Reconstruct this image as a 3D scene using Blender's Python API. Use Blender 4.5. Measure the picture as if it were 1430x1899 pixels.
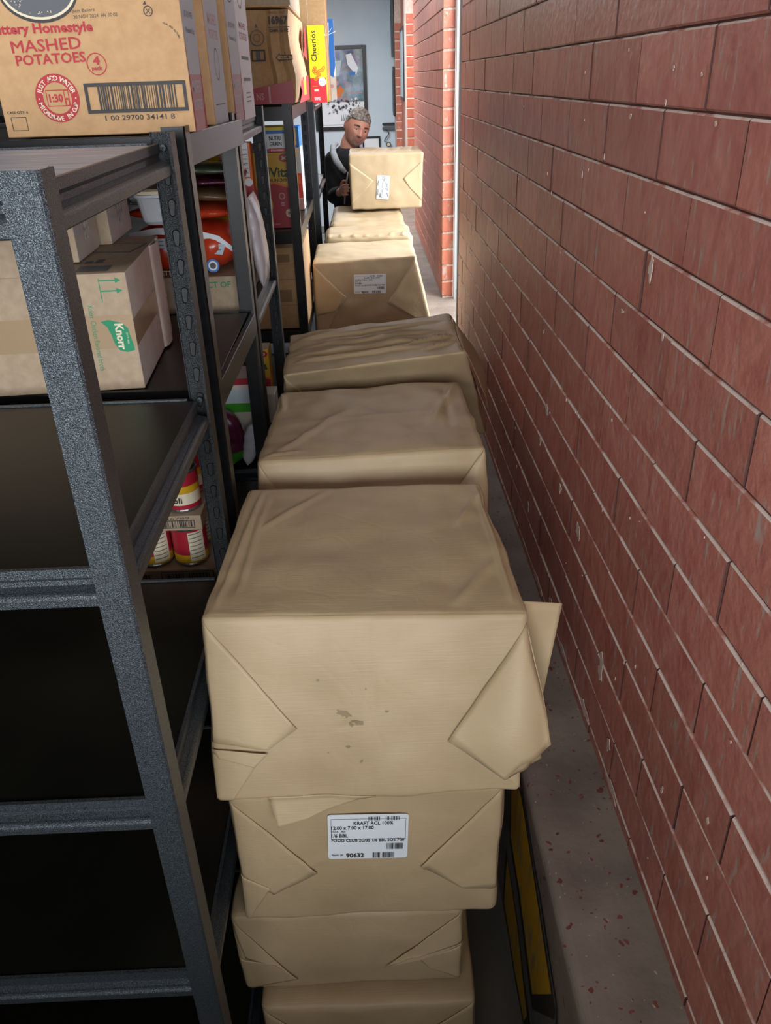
import bpy, bmesh, math, random
from mathutils import Vector, Matrix, noise
random.seed(7)
for o in list(bpy.data.objects): bpy.data.objects.remove(o)
SC = bpy.context.scene
COL = SC.collection
PI = math.pi
# ------------------------------------------------------------------ camera
cam = bpy.data.objects.new('camera', bpy.data.cameras.new('camera'))
COL.objects.link(cam)
R = Matrix(((.99914998, .03934768, -.01229123),
            (-.02952952, .47512993, -.87942001),
            (-.0287632, .87903544, .47588798)))
cam.matrix_world = Matrix.Translation((0, 0, 1.9)) @ R.to_4x4()
cam.data.sensor_fit = 'HORIZONTAL'; cam.data.sensor_width = 36
cam.data.lens = 36 * 1489.05 / 1430
cam.data.clip_start = .02; cam.data.clip_end = 60
SC.camera = cam
# ------------------------------------------------------------------ light
W = bpy.data.worlds.new('world'); SC.world = W; W.use_nodes = True
W.node_tree.nodes['Background'].inputs[0].default_value = (.80, .89, 1, 1)
W.node_tree.nodes['Background'].inputs[1].default_value = 2.0
def area(name, loc, target, sx, sy, power, col=(1, 1, 1)):
    l = bpy.data.lights.new(name, 'AREA'); l.shape = 'RECTANGLE'; l.size = sx; l.size_y = sy
    l.energy = power; l.color = col
    o = bpy.data.objects.new(name, l); COL.objects.link(o)
    o.location = loc
    o.rotation_euler = (Vector(target) - Vector(loc)).to_track_quat('-Z', 'Y').to_euler()
    return o
area('window_light_behind', (-.55, -2.5, 2.05), (.4, 1.4, 1.2), 1.6, 1.3, 82, (.97, .98, 1))
area('window_light_behind_right', (1.05, -2.5, 2.05), (-.3, 1.4, 1.35), 1.3, 1.3, 62, (.90, .95, 1))
area('fill_light_near', (-.12, 1.1, 2.93), (.05, 1.1, 1.0), .5, 2.8, 6, (.97, .98, 1))  # unseen fill, added to brighten the shelf beams and upper brick wall
area('doorway_daylight', (1.15, 4.6, 1.9), (0, 4.6, 1.3), 1.1, 2.0, 62, (.98, .98, 1))
area('fill_light_far', (-.5, 9.6, 2.95), (-.3, 9.8, 0), 2.2, 3.4, 250, (.95, .97, 1))  # unseen fill, added to make the far end as bright as daylight
area('fill_light_mid', (-.35, 6.3, 2.9), (-.1, 6.2, 0), .9, 1.4, 14, (1, .98, .95))  # unseen fill, added to light the tops of the far bales
SC.view_settings.view_transform = 'Standard'; SC.view_settings.look = 'None'
SC.view_settings.gamma = 1; SC.view_settings.exposure = 0.25
SC.view_settings.use_curve_mapping = False

# ------------------------------------------------------------------ materials
def lin(c):
    return tuple((x / 12.92 if x <= .04045 else ((x + .055) / 1.055) ** 2.4) for x in c)
def hx(s):
    s = s.lstrip('#'); return lin(tuple(int(s[i:i + 2], 16) / 255 for i in (0, 2, 4)))
MATS = {}
def mat(name, col, rough=.6, metal=0, spec=.5, **k):
    if name in MATS: return MATS[name]
    m = bpy.data.materials.new(name); m.use_nodes = True
    b = m.node_tree.nodes['Principled BSDF']
    c = hx(col) if isinstance(col, str) else col
    b.inputs['Base Color'].default_value = (*c, 1); b.inputs['Roughness'].default_value = rough
    b.inputs['Metallic'].default_value = metal; b.inputs['Specular IOR Level'].default_value = spec
    for kk, v in k.items(): b.inputs[kk.replace('_', ' ')].default_value = v
    MATS[name] = m
    return m
def noisy(name, c1, c2, scale, rough=.6, metal=0, bump=0, bscale=None, detail=4, stretch=(1, 1, 1), lo=.35, hi=.65,
          coord='Object', dist=.002, spec=.5, r2=None):
    """two-tone material: noise-mixed colour plus a noise bump"""
    m = mat(name, c1, rough, metal, spec); nt = m.node_tree; N = nt.nodes; L = nt.links
    b = N['Principled BSDF']
    tc = N.new('ShaderNodeTexCoord'); mp = N.new('ShaderNodeMapping'); mp.inputs['Scale'].default_value = stretch
    L.new(tc.outputs[coord], mp.inputs[0])
    nz = N.new('ShaderNodeTexNoise'); nz.inputs['Scale'].default_value = scale; nz.inputs['Detail'].default_value = detail
    L.new(mp.outputs[0], nz.inputs['Vector'])
    cr = N.new('ShaderNodeValToRGB'); cr.color_ramp.elements[0].position = lo; cr.color_ramp.elements[1].position = hi
    cr.color_ramp.elements[0].color = (*hx(c1), 1); cr.color_ramp.elements[1].color = (*hx(c2), 1)
    L.new(nz.outputs[0], cr.inputs[0]); L.new(cr.outputs[0], b.inputs['Base Color'])
    if r2 is not None:
        mr = N.new('ShaderNodeMapRange'); mr.inputs['To Min'].default_value = rough; mr.inputs['To Max'].default_value = r2
        mr.inputs['From Min'].default_value = lo; mr.inputs['From Max'].default_value = hi
        L.new(nz.outputs[0], mr.inputs[0]); L.new(mr.outputs[0], b.inputs['Roughness'])
    if bump:
        n2 = N.new('ShaderNodeTexNoise'); n2.inputs['Scale'].default_value = bscale or scale; n2.inputs['Detail'].default_value = 5
        L.new(mp.outputs[0], n2.inputs['Vector'])
        bp = N.new('ShaderNodeBump'); bp.inputs['Strength'].default_value = bump; bp.inputs['Distance'].default_value = dist
        L.new(n2.outputs[0], bp.inputs['Height']); L.new(bp.outputs[0], b.inputs['Normal'])
    return m
def kraft(name, c1, c2):
    """kraft paper: fine machine ribs, mottling and creases in the relief"""
    m = noisy(name, c1, c2, 5, rough=.5, lo=.3, hi=.75, spec=.42); nt = m.node_tree; N = nt.nodes; L = nt.links
    b = N['Principled BSDF']; tc = N.new('ShaderNodeTexCoord')
    def bump(node, out, st, d, prev=None):
        bp = N.new('ShaderNodeBump'); bp.inputs['Strength'].default_value = st; bp.inputs['Distance'].default_value = d
        L.new(node.outputs[out], bp.inputs['Height'])
        if prev: L.new(prev.outputs[0], bp.inputs['Normal'])
        return bp
    mp = N.new('ShaderNodeMapping'); mp.inputs['Scale'].default_value = (1, 60, 40); L.new(tc.outputs['Object'], mp.inputs[0])
    rib = N.new('ShaderNodeTexNoise'); rib.inputs['Scale'].default_value = 8; rib.inputs['Detail'].default_value = 3
    L.new(mp.outputs[0], rib.inputs['Vector'])
    fib = N.new('ShaderNodeTexNoise'); fib.inputs['Scale'].default_value = 420; fib.inputs['Detail'].default_value = 2
    L.new(tc.outputs['Object'], fib.inputs['Vector'])
    cre = N.new('ShaderNodeTexNoise'); cre.noise_type = 'RIDGED_MULTIFRACTAL'; cre.inputs['Scale'].default_value = 2.6; cre.inputs['Detail'].default_value = 3
    cre.inputs['Roughness'].default_value = .45; cre.inputs['Distortion'].default_value = .6
    L.new(tc.outputs['Object'], cre.inputs['Vector'])
    vo = N.new('ShaderNodeTexVoronoi'); vo.feature = 'DISTANCE_TO_EDGE'; vo.inputs['Scale'].default_value = 9
    wm = N.new('ShaderNodeTexNoise'); wm.inputs['Scale'].default_value = 3; wm.inputs['Detail'].default_value = 3; L.new(tc.outputs['Object'], wm.inputs['Vector'])
    wx = N.new('ShaderNodeMix'); wx.data_type = 'RGBA'; wx.blend_type = 'LINEAR_LIGHT'; wx.inputs[0].default_value = .25
    L.new(tc.outputs['Object'], wx.inputs[6]); L.new(wm.outputs[1], wx.inputs[7]); L.new(wx.outputs[2], vo.inputs['Vector'])
    vm = N.new('ShaderNodeMath'); vm.operation = 'MINIMUM'; vm.inputs[1].default_value = .12; L.new(vo.outputs['Distance'], vm.inputs[0])
    b0 = bump(vm, 0, .16, .010)
    b1 = bump(rib, 0, .28, .0015, b0); b2 = bump(fib, 0, .15, .0006, b1); b3 = bump(cre, 0, .10, .008, b2)
    L.new(b3.outputs[0], b.inputs['Normal'])
    return m
M = {}
M['kraft'] = kraft('kraft_paper', '#ab9573', '#bca784')
M['kraft_fold'] = kraft('kraft_paper_fold', '#b09a78', '#c1ac88')
M['card'] = noisy('brown_cardboard', '#b48e63', '#be986c', 60, rough=.7, bump=.1, bscale=300, stretch=(1, 1, 1))
M['card_dull'] = noisy('pale_cardboard', '#a08c73', '#ab977e', 60, rough=.7, bump=.08, bscale=250)
M['card_edge'] = mat('cardboard_edge', '#8d6f4e', .8)
M['white_card'] = noisy('white_cardboard', '#c9bfb2', '#d6cdc2', 20, rough=.5)
M['tape'] = mat('packing_tape', '#a98d6d', .18, spec=.7)
M['cleartape'] = noisy('clear_tape', '#8f8f87', '#e6e6e0', 90, rough=.12, bump=.8, bscale=120, dist=.004)
M['board'] = noisy('black_laminate_board', '#0d0e0c', '#15150f', 3, rough=.33, bump=.04, bscale=500, r2=.4, spec=.5)
M['board_top'] = noisy('glare_grey_board', '#94949c', '#b6b6bd', 6, rough=.5, stretch=(1, 9, 1), spec=.6)  # black board made pale: its bright streaky reflection is put into the colour
M['smooth'] = noisy('smooth_black_steel', '#0a0b0d', '#111316', 8, rough=.32, metal=.35, stretch=(1, 1, 12))
M['concrete_wall'] = noisy('painted_plaster_blue_white', '#c3d3de', '#ccdae4', 2, rough=.8)
M['plaster'] = noisy('grey_plaster', '#8f8c88', '#9a9792', 3, rough=.85)
M['dark_wall'] = noisy('dark_plaster', '#4a4948', '#525150', 3, rough=.85)
M['floor'] = noisy('concrete_floor', '#5d5a55', '#6c6861', 5, rough=.55, bump=.1, bscale=40)
M['white_paint'] = mat('white_trim_paint', '#dfe6ea', .4)
M['frame_grey'] = mat('grey_frame_paint', '#9aa0a2', .4)
M['porch'] = mat('pale_step_concrete', '#c9c8c4', .8)
M['black'] = mat('black_plastic', '#0c0c0d', .5)
M['frame'] = mat('black_picture_frame', '#1b1f20', .35)
M['ink'] = mat('dark_ink', '#2f2b2a', .6)
M['red_ink'] = mat('red_ink', '#a8232c', .6)
M['green_ink'] = mat('green_ink', '#16855a', .6)
M['cream'] = mat('cream_print', '#d8cdb2', .55)
M['white'] = mat('white_print', '#e6ebef', .45)
M['paper_label'] = mat('white_paper_label', '#e4ecf2', .35)
M['grey_ink'] = mat('grey_ink', '#56585c', .6)
M['pale_blue'] = mat('pale_blue_print', '#bccbd4', .5)
M['pale_red'] = mat('pale_red_print', '#c08e90', .5)
M['blue'] = mat('blue_print', '#1a6fc4', .4)
M['yellow'] = mat('yellow_print', '#f2dc12', .4)
M['gold'] = mat('gold_print', '#c79a1e', .4)
M['orange'] = mat('orange_print', '#d8701c', .4)
M['crimson'] = mat('crimson_print', '#a11f30', .4)
M['scarlet'] = mat('scarlet_print', '#d92a35', .4)
M['dkgreen'] = mat('dark_green_print', '#17402a', .5)
M['green'] = mat('green_film', '#3f9a22', .4)
M['orange_film'] = noisy('orange_red_film', '#b8341a', '#d0492a', 8, rough=.22, bump=.4, bscale=18, dist=.006)
M['brown_film'] = noisy('brown_film', '#54402c', '#735a40', 12, rough=.3, bump=.5, bscale=22, dist=.006)
M['green_film'] = noisy('dark_green_film', '#3d4a3a', '#56604a', 10, rough=.25, bump=.5, bscale=20, dist=.006)
M['white_film'] = noisy('white_film', '#b9b9c0', '#dcdce2', 10, rough=.25, bump=.6, bscale=20, dist=.008)
M['purple_film'] = noisy('purple_film', '#4a1830', '#66243f', 20, rough=.25, bump=.5, bscale=22, dist=.006)
M['tub'] = mat('grey_white_plastic', '#b9bfc6', .3)
M['can'] = mat('tin_can_metal', '#9a9a9a', .3, .9)
M['skin'] = noisy('skin', '#c98f7c', '#d8a08e', 9, rough=.5, bump=.05, bscale=200)
M['lips'] = mat('lips', '#b27067', .5)
M['stubble'] = noisy('grey_stubble', '#94766c', '#b08f82', 60, rough=.7)
M['hair'] = noisy('grey_hair', '#55504c', '#a09b94', 60, rough=.55, bump=.8, bscale=120, dist=.006, stretch=(1, .4, 1))
M['brow'] = mat('dark_brow', '#4b3a33', .8)
M['eye'] = mat('eye_dark', '#2a211e', .2)
M['eye_white'] = mat('eye_white', '#c9bdb8', .3)
M['jacket'] = noisy('black_fleece', '#101217', '#1b1e25', 40, rough=.8, bump=.3, bscale=90)
M['lining'] = noisy('grey_lining', '#9fa8b0', '#b4bcc4', 30, rough=.85)
M['trousers'] = mat('dark_trousers', '#1c2030', .8)
M['shoe'] = mat('black_shoe', '#141414', .5)
M['string'] = mat('grey_cord', '#a9abb0', .6)

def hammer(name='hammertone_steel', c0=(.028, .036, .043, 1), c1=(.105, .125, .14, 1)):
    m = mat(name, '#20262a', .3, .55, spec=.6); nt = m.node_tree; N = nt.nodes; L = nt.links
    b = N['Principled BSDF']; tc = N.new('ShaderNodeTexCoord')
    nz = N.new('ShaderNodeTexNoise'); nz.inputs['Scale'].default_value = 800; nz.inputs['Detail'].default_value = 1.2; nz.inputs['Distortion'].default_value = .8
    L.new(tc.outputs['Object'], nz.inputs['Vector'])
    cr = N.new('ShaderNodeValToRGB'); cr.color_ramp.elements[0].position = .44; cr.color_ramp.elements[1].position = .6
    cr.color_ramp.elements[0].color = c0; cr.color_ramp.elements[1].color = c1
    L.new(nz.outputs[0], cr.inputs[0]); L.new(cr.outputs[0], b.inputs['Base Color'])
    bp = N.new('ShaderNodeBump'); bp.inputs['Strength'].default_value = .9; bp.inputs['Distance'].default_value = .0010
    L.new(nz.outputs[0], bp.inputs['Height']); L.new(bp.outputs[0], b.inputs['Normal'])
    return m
M['hammer'] = hammer(); M['hammer_shaded'] = hammer('shaded_hammertone_steel', (.006, .007, .008, 1), (.028, .032, .036, 1))  # second is a darker copy: shade on rear and farther posts put into colour
def brickmat(name, c1, c2, c3):
    m = mat(name, c1, .42, spec=.4); nt = m.node_tree; N = nt.nodes; L = nt.links; b = N['Principled BSDF']
    g = N.new('ShaderNodeNewGeometry'); oi = N.new('ShaderNodeObjectInfo')
    mp = N.new('ShaderNodeMapping'); mp.inputs['Scale'].default_value = (1, 1.5, .7); L.new(g.outputs['Position'], mp.inputs[0])
    n1 = N.new('ShaderNodeTexNoise'); n1.inputs['Scale'].default_value = 13; n1.inputs['Roughness'].default_value = .62; n1.inputs['Detail'].default_value = 5; n1.inputs['Distortion'].default_value = 1.2
    L.new(mp.outputs[0], n1.inputs['Vector'])
    cr = N.new('ShaderNodeValToRGB'); e = cr.color_ramp.elements
    e[0].position = .3; e[1].position = .72; e[0].color = (*hx(c1), 1); e[1].color = (*hx(c3), 1)
    x = cr.color_ramp.elements.new(.52); x.color = (*hx(c2), 1)
    L.new(n1.outputs[0], cr.inputs[0])
    # pale scuffs, chips of paint
    n2 = N.new('ShaderNodeTexNoise'); n2.inputs['Scale'].default_value = 26; n2.inputs['Detail'].default_value = 6; n2.inputs['Roughness'].default_value = .7
    mp2 = N.new('ShaderNodeMapping'); mp2.inputs['Scale'].default_value = (1, 2.5, .45); L.new(g.outputs['Position'], mp2.inputs[0]); L.new(mp2.outputs[0], n2.inputs['Vector'])
    r2 = N.new('ShaderNodeValToRGB'); r2.color_ramp.elements[0].position = .575; r2.color_ramp.elements[1].position = .64
    L.new(n2.outputs[0], r2.inputs[0])
    mx = N.new('ShaderNodeMix'); mx.data_type = 'RGBA'; L.new(r2.outputs[0], mx.inputs[0]); L.new(cr.outputs[0], mx.inputs[6]); mx.inputs[7].default_value = (*hx('#b79c92'), 1)
    hs = N.new('ShaderNodeHueSaturation'); mr = N.new('ShaderNodeMapRange'); mr.inputs['To Min'].default_value = .88; mr.inputs['To Max'].default_value = 1.12
    L.new(oi.outputs['Random'], mr.inputs[0]); L.new(mr.outputs[0], hs.inputs['Value']); L.new(mx.outputs[2], hs.inputs['Color']); L.new(hs.outputs[0], b.inputs['Base Color'])
    n3 = N.new('ShaderNodeTexNoise'); n3.inputs['Scale'].default_value = 55; n3.inputs['Detail'].default_value = 8; L.new(g.outputs['Position'], n3.inputs['Vector'])
    bp = N.new('ShaderNodeBump'); bp.inputs['Strength'].default_value = .5; bp.inputs['Distance'].default_value = .004
    L.new(n3.outputs[0], bp.inputs['Height']); L.new(bp.outputs[0], b.inputs['Normal'])
    return m
M['brick'] = brickmat('painted_red_brick', '#b0655a', '#c07a6c', '#cc8a7a')
M['brick_far'] = brickmat('orange_red_brick', '#b0644f', '#bd7059', '#c67c66')
M['worn'] = noisy('worn_joint_edge', '#b87a6c', '#e0ccc0', 26, rough=.7, lo=.36, hi=.50, coord='Object')
M['worn2'] = noisy('pale_mortar_edge', '#cdb3a5', '#d9c8bc', 30, rough=.8)
M['mortar'] = noisy('painted_mortar', '#4a2c28', '#5c3a33', 30, rough=.8, bump=.5, bscale=60)
M['mortar_mid'] = noisy('brown_mortar', '#8a5c4c', '#a87c68', 20, rough=.85)
M['mortar_pale'] = noisy('pale_mortar', '#c9b3a6', '#d8c8bd', 40, rough=.85, bump=.4, bscale=80)
def concrete():
    m = noisy('stained_concrete', '#74695f', '#8e8277', 7, rough=.6, bump=.35, bscale=60, detail=8, dist=.004, coord='Object')
    nt = m.node_tree; N = nt.nodes; L = nt.links; b = N['Principled BSDF']
    src = b.inputs['Base Color'].links[0].from_socket
    tc = N.new('ShaderNodeTexCoord')
    def spots(scale, thr, rnd, col, src):
        v = N.new('ShaderNodeTexVoronoi'); v.inputs['Scale'].default_value = scale; v.inputs['Randomness'].default_value = 1
        wn = N.new('ShaderNodeTexNoise'); wn.inputs['Scale'].default_value = 30
        L.new(tc.outputs['Object'], wn.inputs['Vector'])
        ad = N.new('ShaderNodeMix'); ad.data_type = 'RGBA'; ad.blend_type = 'LINEAR_LIGHT'; ad.inputs[0].default_value = .02
        L.new(tc.outputs['Object'], ad.inputs[6]); L.new(wn.outputs[1], ad.inputs[7]); L.new(ad.outputs[2], v.inputs['Vector'])
        ln = N.new('ShaderNodeMath'); ln.operation = 'MULTIPLY'; ln.inputs[1].default_value = thr
        sp = N.new('ShaderNodeSeparateColor'); L.new(v.outputs['Color'], sp.inputs[0]); L.new(sp.outputs[0], ln.inputs[0])
        lt = N.new('ShaderNodeMath'); lt.operation = 'LESS_THAN'; L.new(v.outputs['Distance'], lt.inputs[0]); L.new(ln.outputs[0], lt.inputs[1])
        gt = N.new('ShaderNodeMath'); gt.operation = 'GREATER_THAN'; gt.inputs[1].default_value = rnd; L.new(sp.outputs[1], gt.inputs[0])
        mu = N.new('ShaderNodeMath'); mu.operation = 'MULTIPLY'; L.new(lt.outputs[0], mu.inputs[0]); L.new(gt.outputs[0], mu.inputs[1])
        mx = N.new('ShaderNodeMix'); mx.data_type = 'RGBA'; L.new(mu.outputs[0], mx.inputs[0]); L.new(src, mx.inputs[6]); mx.inputs[7].default_value = (*hx(col), 1)
        return mx.outputs[2]
    s = spots(38, .28, .45, '#6e3a34', src); s = spots(70, .3, .5, '#7c443c', s); s = spots(95, .22, .7, '#b5a99c', s)
    L.new(s, b.inputs['Base Color'])
    return m
M['concrete'] = concrete()
def artmat():
    m = mat('framed_print_art', '#303848', .3); nt = m.node_tree; N = nt.nodes; L = nt.links; b = N['Principled BSDF']
    tc = N.new('ShaderNodeTexCoord'); v = N.new('ShaderNodeTexVoronoi'); v.inputs['Scale'].default_value = 9
    n = N.new('ShaderNodeTexNoise'); n.inputs['Scale'].default_value = 5; n.inputs['Detail'].default_value = 6
    L.new(tc.outputs['Object'], v.inputs['Vector']); L.new(tc.outputs['Object'], n.inputs['Vector'])
    cr = N.new('ShaderNodeValToRGB'); cr.color_ramp.elements[0].position = .4; cr.color_ramp.elements[1].position = .66
    cr.color_ramp.elements[0].color = (.03, .04, .07, 1); cr.color_ramp.elements[1].color = (.35, .42, .55, 1)
    L.new(n.outputs[0], cr.inputs[0])
    hs = N.new('ShaderNodeMix'); hs.data_type = 'RGBA'; hs.inputs[0].default_value = .12; L.new(cr.outputs[0], hs.inputs[6]); L.new(v.outputs['Color'], hs.inputs[7])
    L.new(hs.outputs[2], b.inputs['Base Color']); return m
M['art'] = artmat()

# ------------------------------------------------------------------ mesh helpers
class MB:
    def __init__(s): s.v = []; s.f = []; s.m = []; s.mats = []
    def mi(s, m):
        m = M[m] if isinstance(m, str) else m
        if m not in s.mats: s.mats.append(m)
        return s.mats.index(m)
    def add(s, vs, fs, m):
        o = len(s.v); i = s.mi(m)
        s.v += [tuple(p) for p in vs]
        for f in fs: s.f.append(tuple(a + o for a in f)); s.m.append(i)
    def box(s, lo, hi, m, fm=None, mx=None, bev=0):
        x0, y0, z0 = lo; x1, y1, z1 = hi
        vs = [(x0, y0, z0), (x1, y0, z0), (x1, y1, z0), (x0, y1, z0), (x0, y0, z1), (x1, y0, z1), (x1, y1, z1), (x0, y1, z1)]
        if mx is not None: vs = [mx @ Vector(p) for p in vs]
        fs = {'bot': (3, 2, 1, 0), 'top': (4, 5, 6, 7), 'front': (0, 1, 5, 4), 'right': (1, 2, 6, 5), 'back': (2, 3, 7, 6), 'left': (3, 0, 4, 7)}
        o = len(s.v); s.v += [tuple(p) for p in vs]
        for k, f in fs.items():
            s.f.append(tuple(a + o for a in f)); s.m.append(s.mi((fm or {}).get(k, m)))
    def quadstrip(s, prof, a, b, m, closed=False):
        """extrude profile (list of Vectors) from offset a to b"""
        n = len(prof); vs = [Vector(p) + Vector(a) for p in prof] + [Vector(p) + Vector(b) for p in prof]
        fs = [(i, (i + 1) % n, n + (i + 1) % n, n + i) for i in range(n if closed else n - 1)]
        if closed: fs += [tuple(range(n))[::-1], tuple(range(n, 2 * n))]
        s.add(vs, fs, m)
    def build(s, name, parent=None, smooth=False, loc=None, solid=0, bevel=0):
        me = bpy.data.meshes.new(name)
        vv = s.v
        if loc is not None: vv = [(x - loc[0], y - loc[1], z - loc[2]) for x, y, z in vv]
        me.from_pydata(vv, [], s.f)
        for m in s.mats: me.materials.append(m)
        me.polygons.foreach_set('material_index', s.m)
        if smooth: me.polygons.foreach_set('use_smooth', [True] * len(me.polygons))
        me.update()
        o = bpy.data.objects.new(name, me); COL.objects.link(o)
        if loc is not None: o.location = loc
        if parent:
            o.parent = parent
            if loc is None: o.matrix_parent_inverse = Matrix.Identity(4)
        if solid:
            md = o.modifiers.new('solid', 'SOLIDIFY'); md.thickness = solid; md.offset = 0
        if bevel:
            md = o.modifiers.new('bevel', 'BEVEL'); md.width = bevel; md.segments = 2; md.limit_method = 'ANGLE'
        return o
def tag(o, label=None, cat=None, group=None, kind=None):
    if label: o['label'] = label
    if cat: o['category'] = cat
    if group: o['group'] = group
    if kind: o['kind'] = kind
    return o
def empty(name, loc, label, cat, group=None):
    o = bpy.data.objects.new(name, None); COL.objects.link(o); o.location = loc; o.empty_display_size = .1
    return tag(o, label, cat, group)
def sub(mb, name, root, **k):
    """build mesh given in world coordinates as a child of a root at root.location (unrotated)"""
    l = root.location
    mb.v = [(x - l[0], y - l[1], z - l[2]) for x, y, z in mb.v]
    o = mb.build(name, None, **k); o.parent = root
    return o
def label(o, s): o['label'] = s; return o

# ---- lettering
_tc = {}
def glyphs(txt, bold=0, font=None):
    k = (txt, bold)
    if k in _tc: return _tc[k]
    c = bpy.data.curves.new('t', 'FONT'); c.body = txt; c.size = 1; c.offset = bold; c.resolution_u = 2
    o = bpy.data.objects.new('t', c); COL.objects.link(o)
    me = bpy.data.meshes.new_from_object(o.evaluated_get(bpy.context.evaluated_depsgraph_get()))
    vs = [(v.co.x, v.co.y) for v in me.vertices]; fs = [tuple(p.vertices) for p in me.polygons]
    bpy.data.objects.remove(o); bpy.data.curves.remove(c); bpy.data.meshes.remove(me)
    _tc[k] = (vs, fs); return _tc[k]
class Print:
    """flat print on a plane: O origin, U and V axes in metres, lifted a hair per layer"""
    def __init__(s, O, U, V, eps=.0004):
        s.O = Vector(O); s.U = Vector(U).normalized(); s.V = Vector(V).normalized(); s.N = s.U.cross(s.V)
        s.mb = MB(); s.e = eps; s.step = .00004
    def P(s, u, v): return s.O + s.U * u + s.V * v + s.N * s.e
    def poly(s, pts, m): s.mb.add([s.P(*p) for p in pts], [tuple(range(len(pts)))], m); s.e += s.step; return s
    def rect(s, u0, v0, u1, v1, m): return s.poly([(u0, v0), (u1, v0), (u1, v1), (u0, v1)], m)
    def box(s, u0, v0, u1, v1, w, m):
        s.rect(u0, v0, u1, v0 + w, m); s.rect(u0, v1 - w, u1, v1, m); s.rect(u0, v0, u0 + w, v1, m); return s.rect(u1 - w, v0, u1, v1, m)
    def disc(s, u, v, r, m, r2=None, n=32):
        r2 = r2 or r; return s.poly([(u + r * math.cos(2 * PI * i / n), v + r2 * math.sin(2 * PI * i / n)) for i in range(n)], m)
    def ring(s, u, v, ro, ri, m, n=40):
        vs = []; 
        for i in range(n):
            a = 2 * PI * i / n; vs += [s.P(u + ro * math.cos(a), v + ro * math.sin(a)), s.P(u + ri * math.cos(a), v + ri * math.sin(a))]
        s.mb.add(vs, [(2 * i, (2 * i + 2) % (2 * n), (2 * i + 3) % (2 * n), 2 * i + 1) for i in range(n)], m); s.e += s.step; return s
    def text(s, t, u0, v0, u1, v1, m, bold=0, rot=0, shear=0):
        """fit the text to the box; rot in quarter turns"""
        vs, fs = glyphs(t, bold)
        if not vs: return s
        a0 = min(p[0] for p in vs); a1 = max(p[0] for p in vs); b0 = min(p[1] for p in vs); b1 = max(p[1] for p in vs)
        out = []
        for x, y in vs:
            a = (x - a0) / (a1 - a0); b = (y - b0) / (b1 - b0)
            if rot == 1: a, b = 1 - b, a
            elif rot == 3: a, b = b, 1 - a
            out.append(s.P(u0 + (u1 - u0) * a, v0 + (v1 - v0) * b + shear * a))
        s.mb.add(out, fs, m); s.e += s.step; return s
    def arc(s, t, u, v, r, a0, a1, h, m, bold=0, inward=False):
        n = len(t)
        for i, ch in enumerate(t):
            if ch == ' ': continue
            vs, fs = glyphs(ch, bold); a = a0 + (a1 - a0) * i / (n - 1); mxx = (min(p[0] for p in vs) + max(p[0] for p in vs)) / 2
            rot = a - PI / 2 if not inward else a + PI / 2
            out = []
            for x, y in vs:
                x = (x - mxx) * h / .7; y = (y - .35) * h / .7
                out.append(s.P(u + r * math.cos(a) + x * math.cos(rot) - y * math.sin(rot), v + r * math.sin(a) + x * math.sin(rot) + y * math.cos(rot)))
            s.mb.add(out, fs, m)
        s.e += s.step; return s
    def bars(s, u0, v0, u1, v1, m, n=30, seed=1):
        rr = random.Random(seed); x = u0; w = (u1 - u0) / n
        while x < u1 - w * .4:
            d = w * rr.choice((.25, .35, .6, .9)); s.rect(x, v0, min(x + d, u1), v1, m); s.e -= s.step; x += d + w * rr.choice((.25, .4, .7))
        s.e += s.step; return s
    def done(s, root, name='printed_artwork'):
        return sub(s.mb, name, root)

# ------------------------------------------------------------------ setting
def struct(mb, name, label=None, **k):
    o = mb.build(name, **k); tag(o, label, None, None, 'structure'); return o
b = MB(); b.box((-1.75, -3, -.1), (2.2, 13, 0), 'floor'); struct(b, 'floor', 'grey concrete floor beneath the shelving and paper bales')
b = MB(); b.box((-1.75, -3, 3.0), (.62, 13, 3.1), 'plaster'); b.box((.62, -3, 3.0), (2.6, -.2, 3.1), 'plaster'); struct(b, 'ceiling', 'plain ceiling over the narrow passage')
b = MB(); b.box((-1.75, -3, 0), (-1.62, 13, 3.0), 'dark_wall'); struct(b, 'wall_left', 'dark wall behind the steel shelving')
b = MB(); b.box((-1.62, 12.42, 0), (1.6, 12.55, 3.0), 'concrete_wall'); struct(b, 'wall_back', 'pale blue-white end wall where the pictures hang')
b = MB(); b.box((-1.62, -3, 0), (-1.45, -2.9, 3.0), 'plaster'); b.box((2.3, -3, 0), (2.6, -2.9, 3.0), 'plaster'); b.box((-1.45, -3, 2.75), (2.3, -2.9, 3.0), 'plaster'); b.box((-1.45, -3, 0), (2.3, -2.9, 1.0), 'plaster'); b.box((-1.62, -.95, 0), (2.5, -.85, 1.42), 'plaster')  # last box: unseen low screen, added to shade the lower bales
struct(b, 'wall_front_and_screen', 'wall with wide window behind the viewer, plus an added low screen shading the lower bales')
# concrete ledge along the foot of the brick wall, rounded nosing, painted lettering on its face
LX, LZ = .29, .59
b = MB(); r = .018; n = 5
prof = [Vector((LX, 0, 0))] + [Vector((LX + r - r * math.cos(PI / 2 * i / n), 0, LZ - r + r * math.sin(PI / 2 * i / n))) for i in range(n + 1)] + [Vector((.62, 0, LZ)), Vector((.62, 0, 0))]
ys = [-.2 + .12 * i for i in range(85)]
for i in range(len(ys) - 1):
    def pf(y, c):
        out = []
        for k, p in enumerate(c):
            d = .004 * noise.noise(Vector((p.x * 9, y * 5, p.z * 9))) if 0 < k < 7 else 0
            out.append(Vector((p.x + d, y, p.z + d)))
        return out
    A = pf(ys[i], prof); B = pf(ys[i + 1], prof); q = len(prof)
    b.add(A + B, [(k, k + 1, q + k + 1, q + k) for k in range(q - 1)], 'concrete')
ledge = struct(b, 'trim_1', 'stained grey concrete ledge at the foot of the red brick wall', smooth=False)
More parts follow.
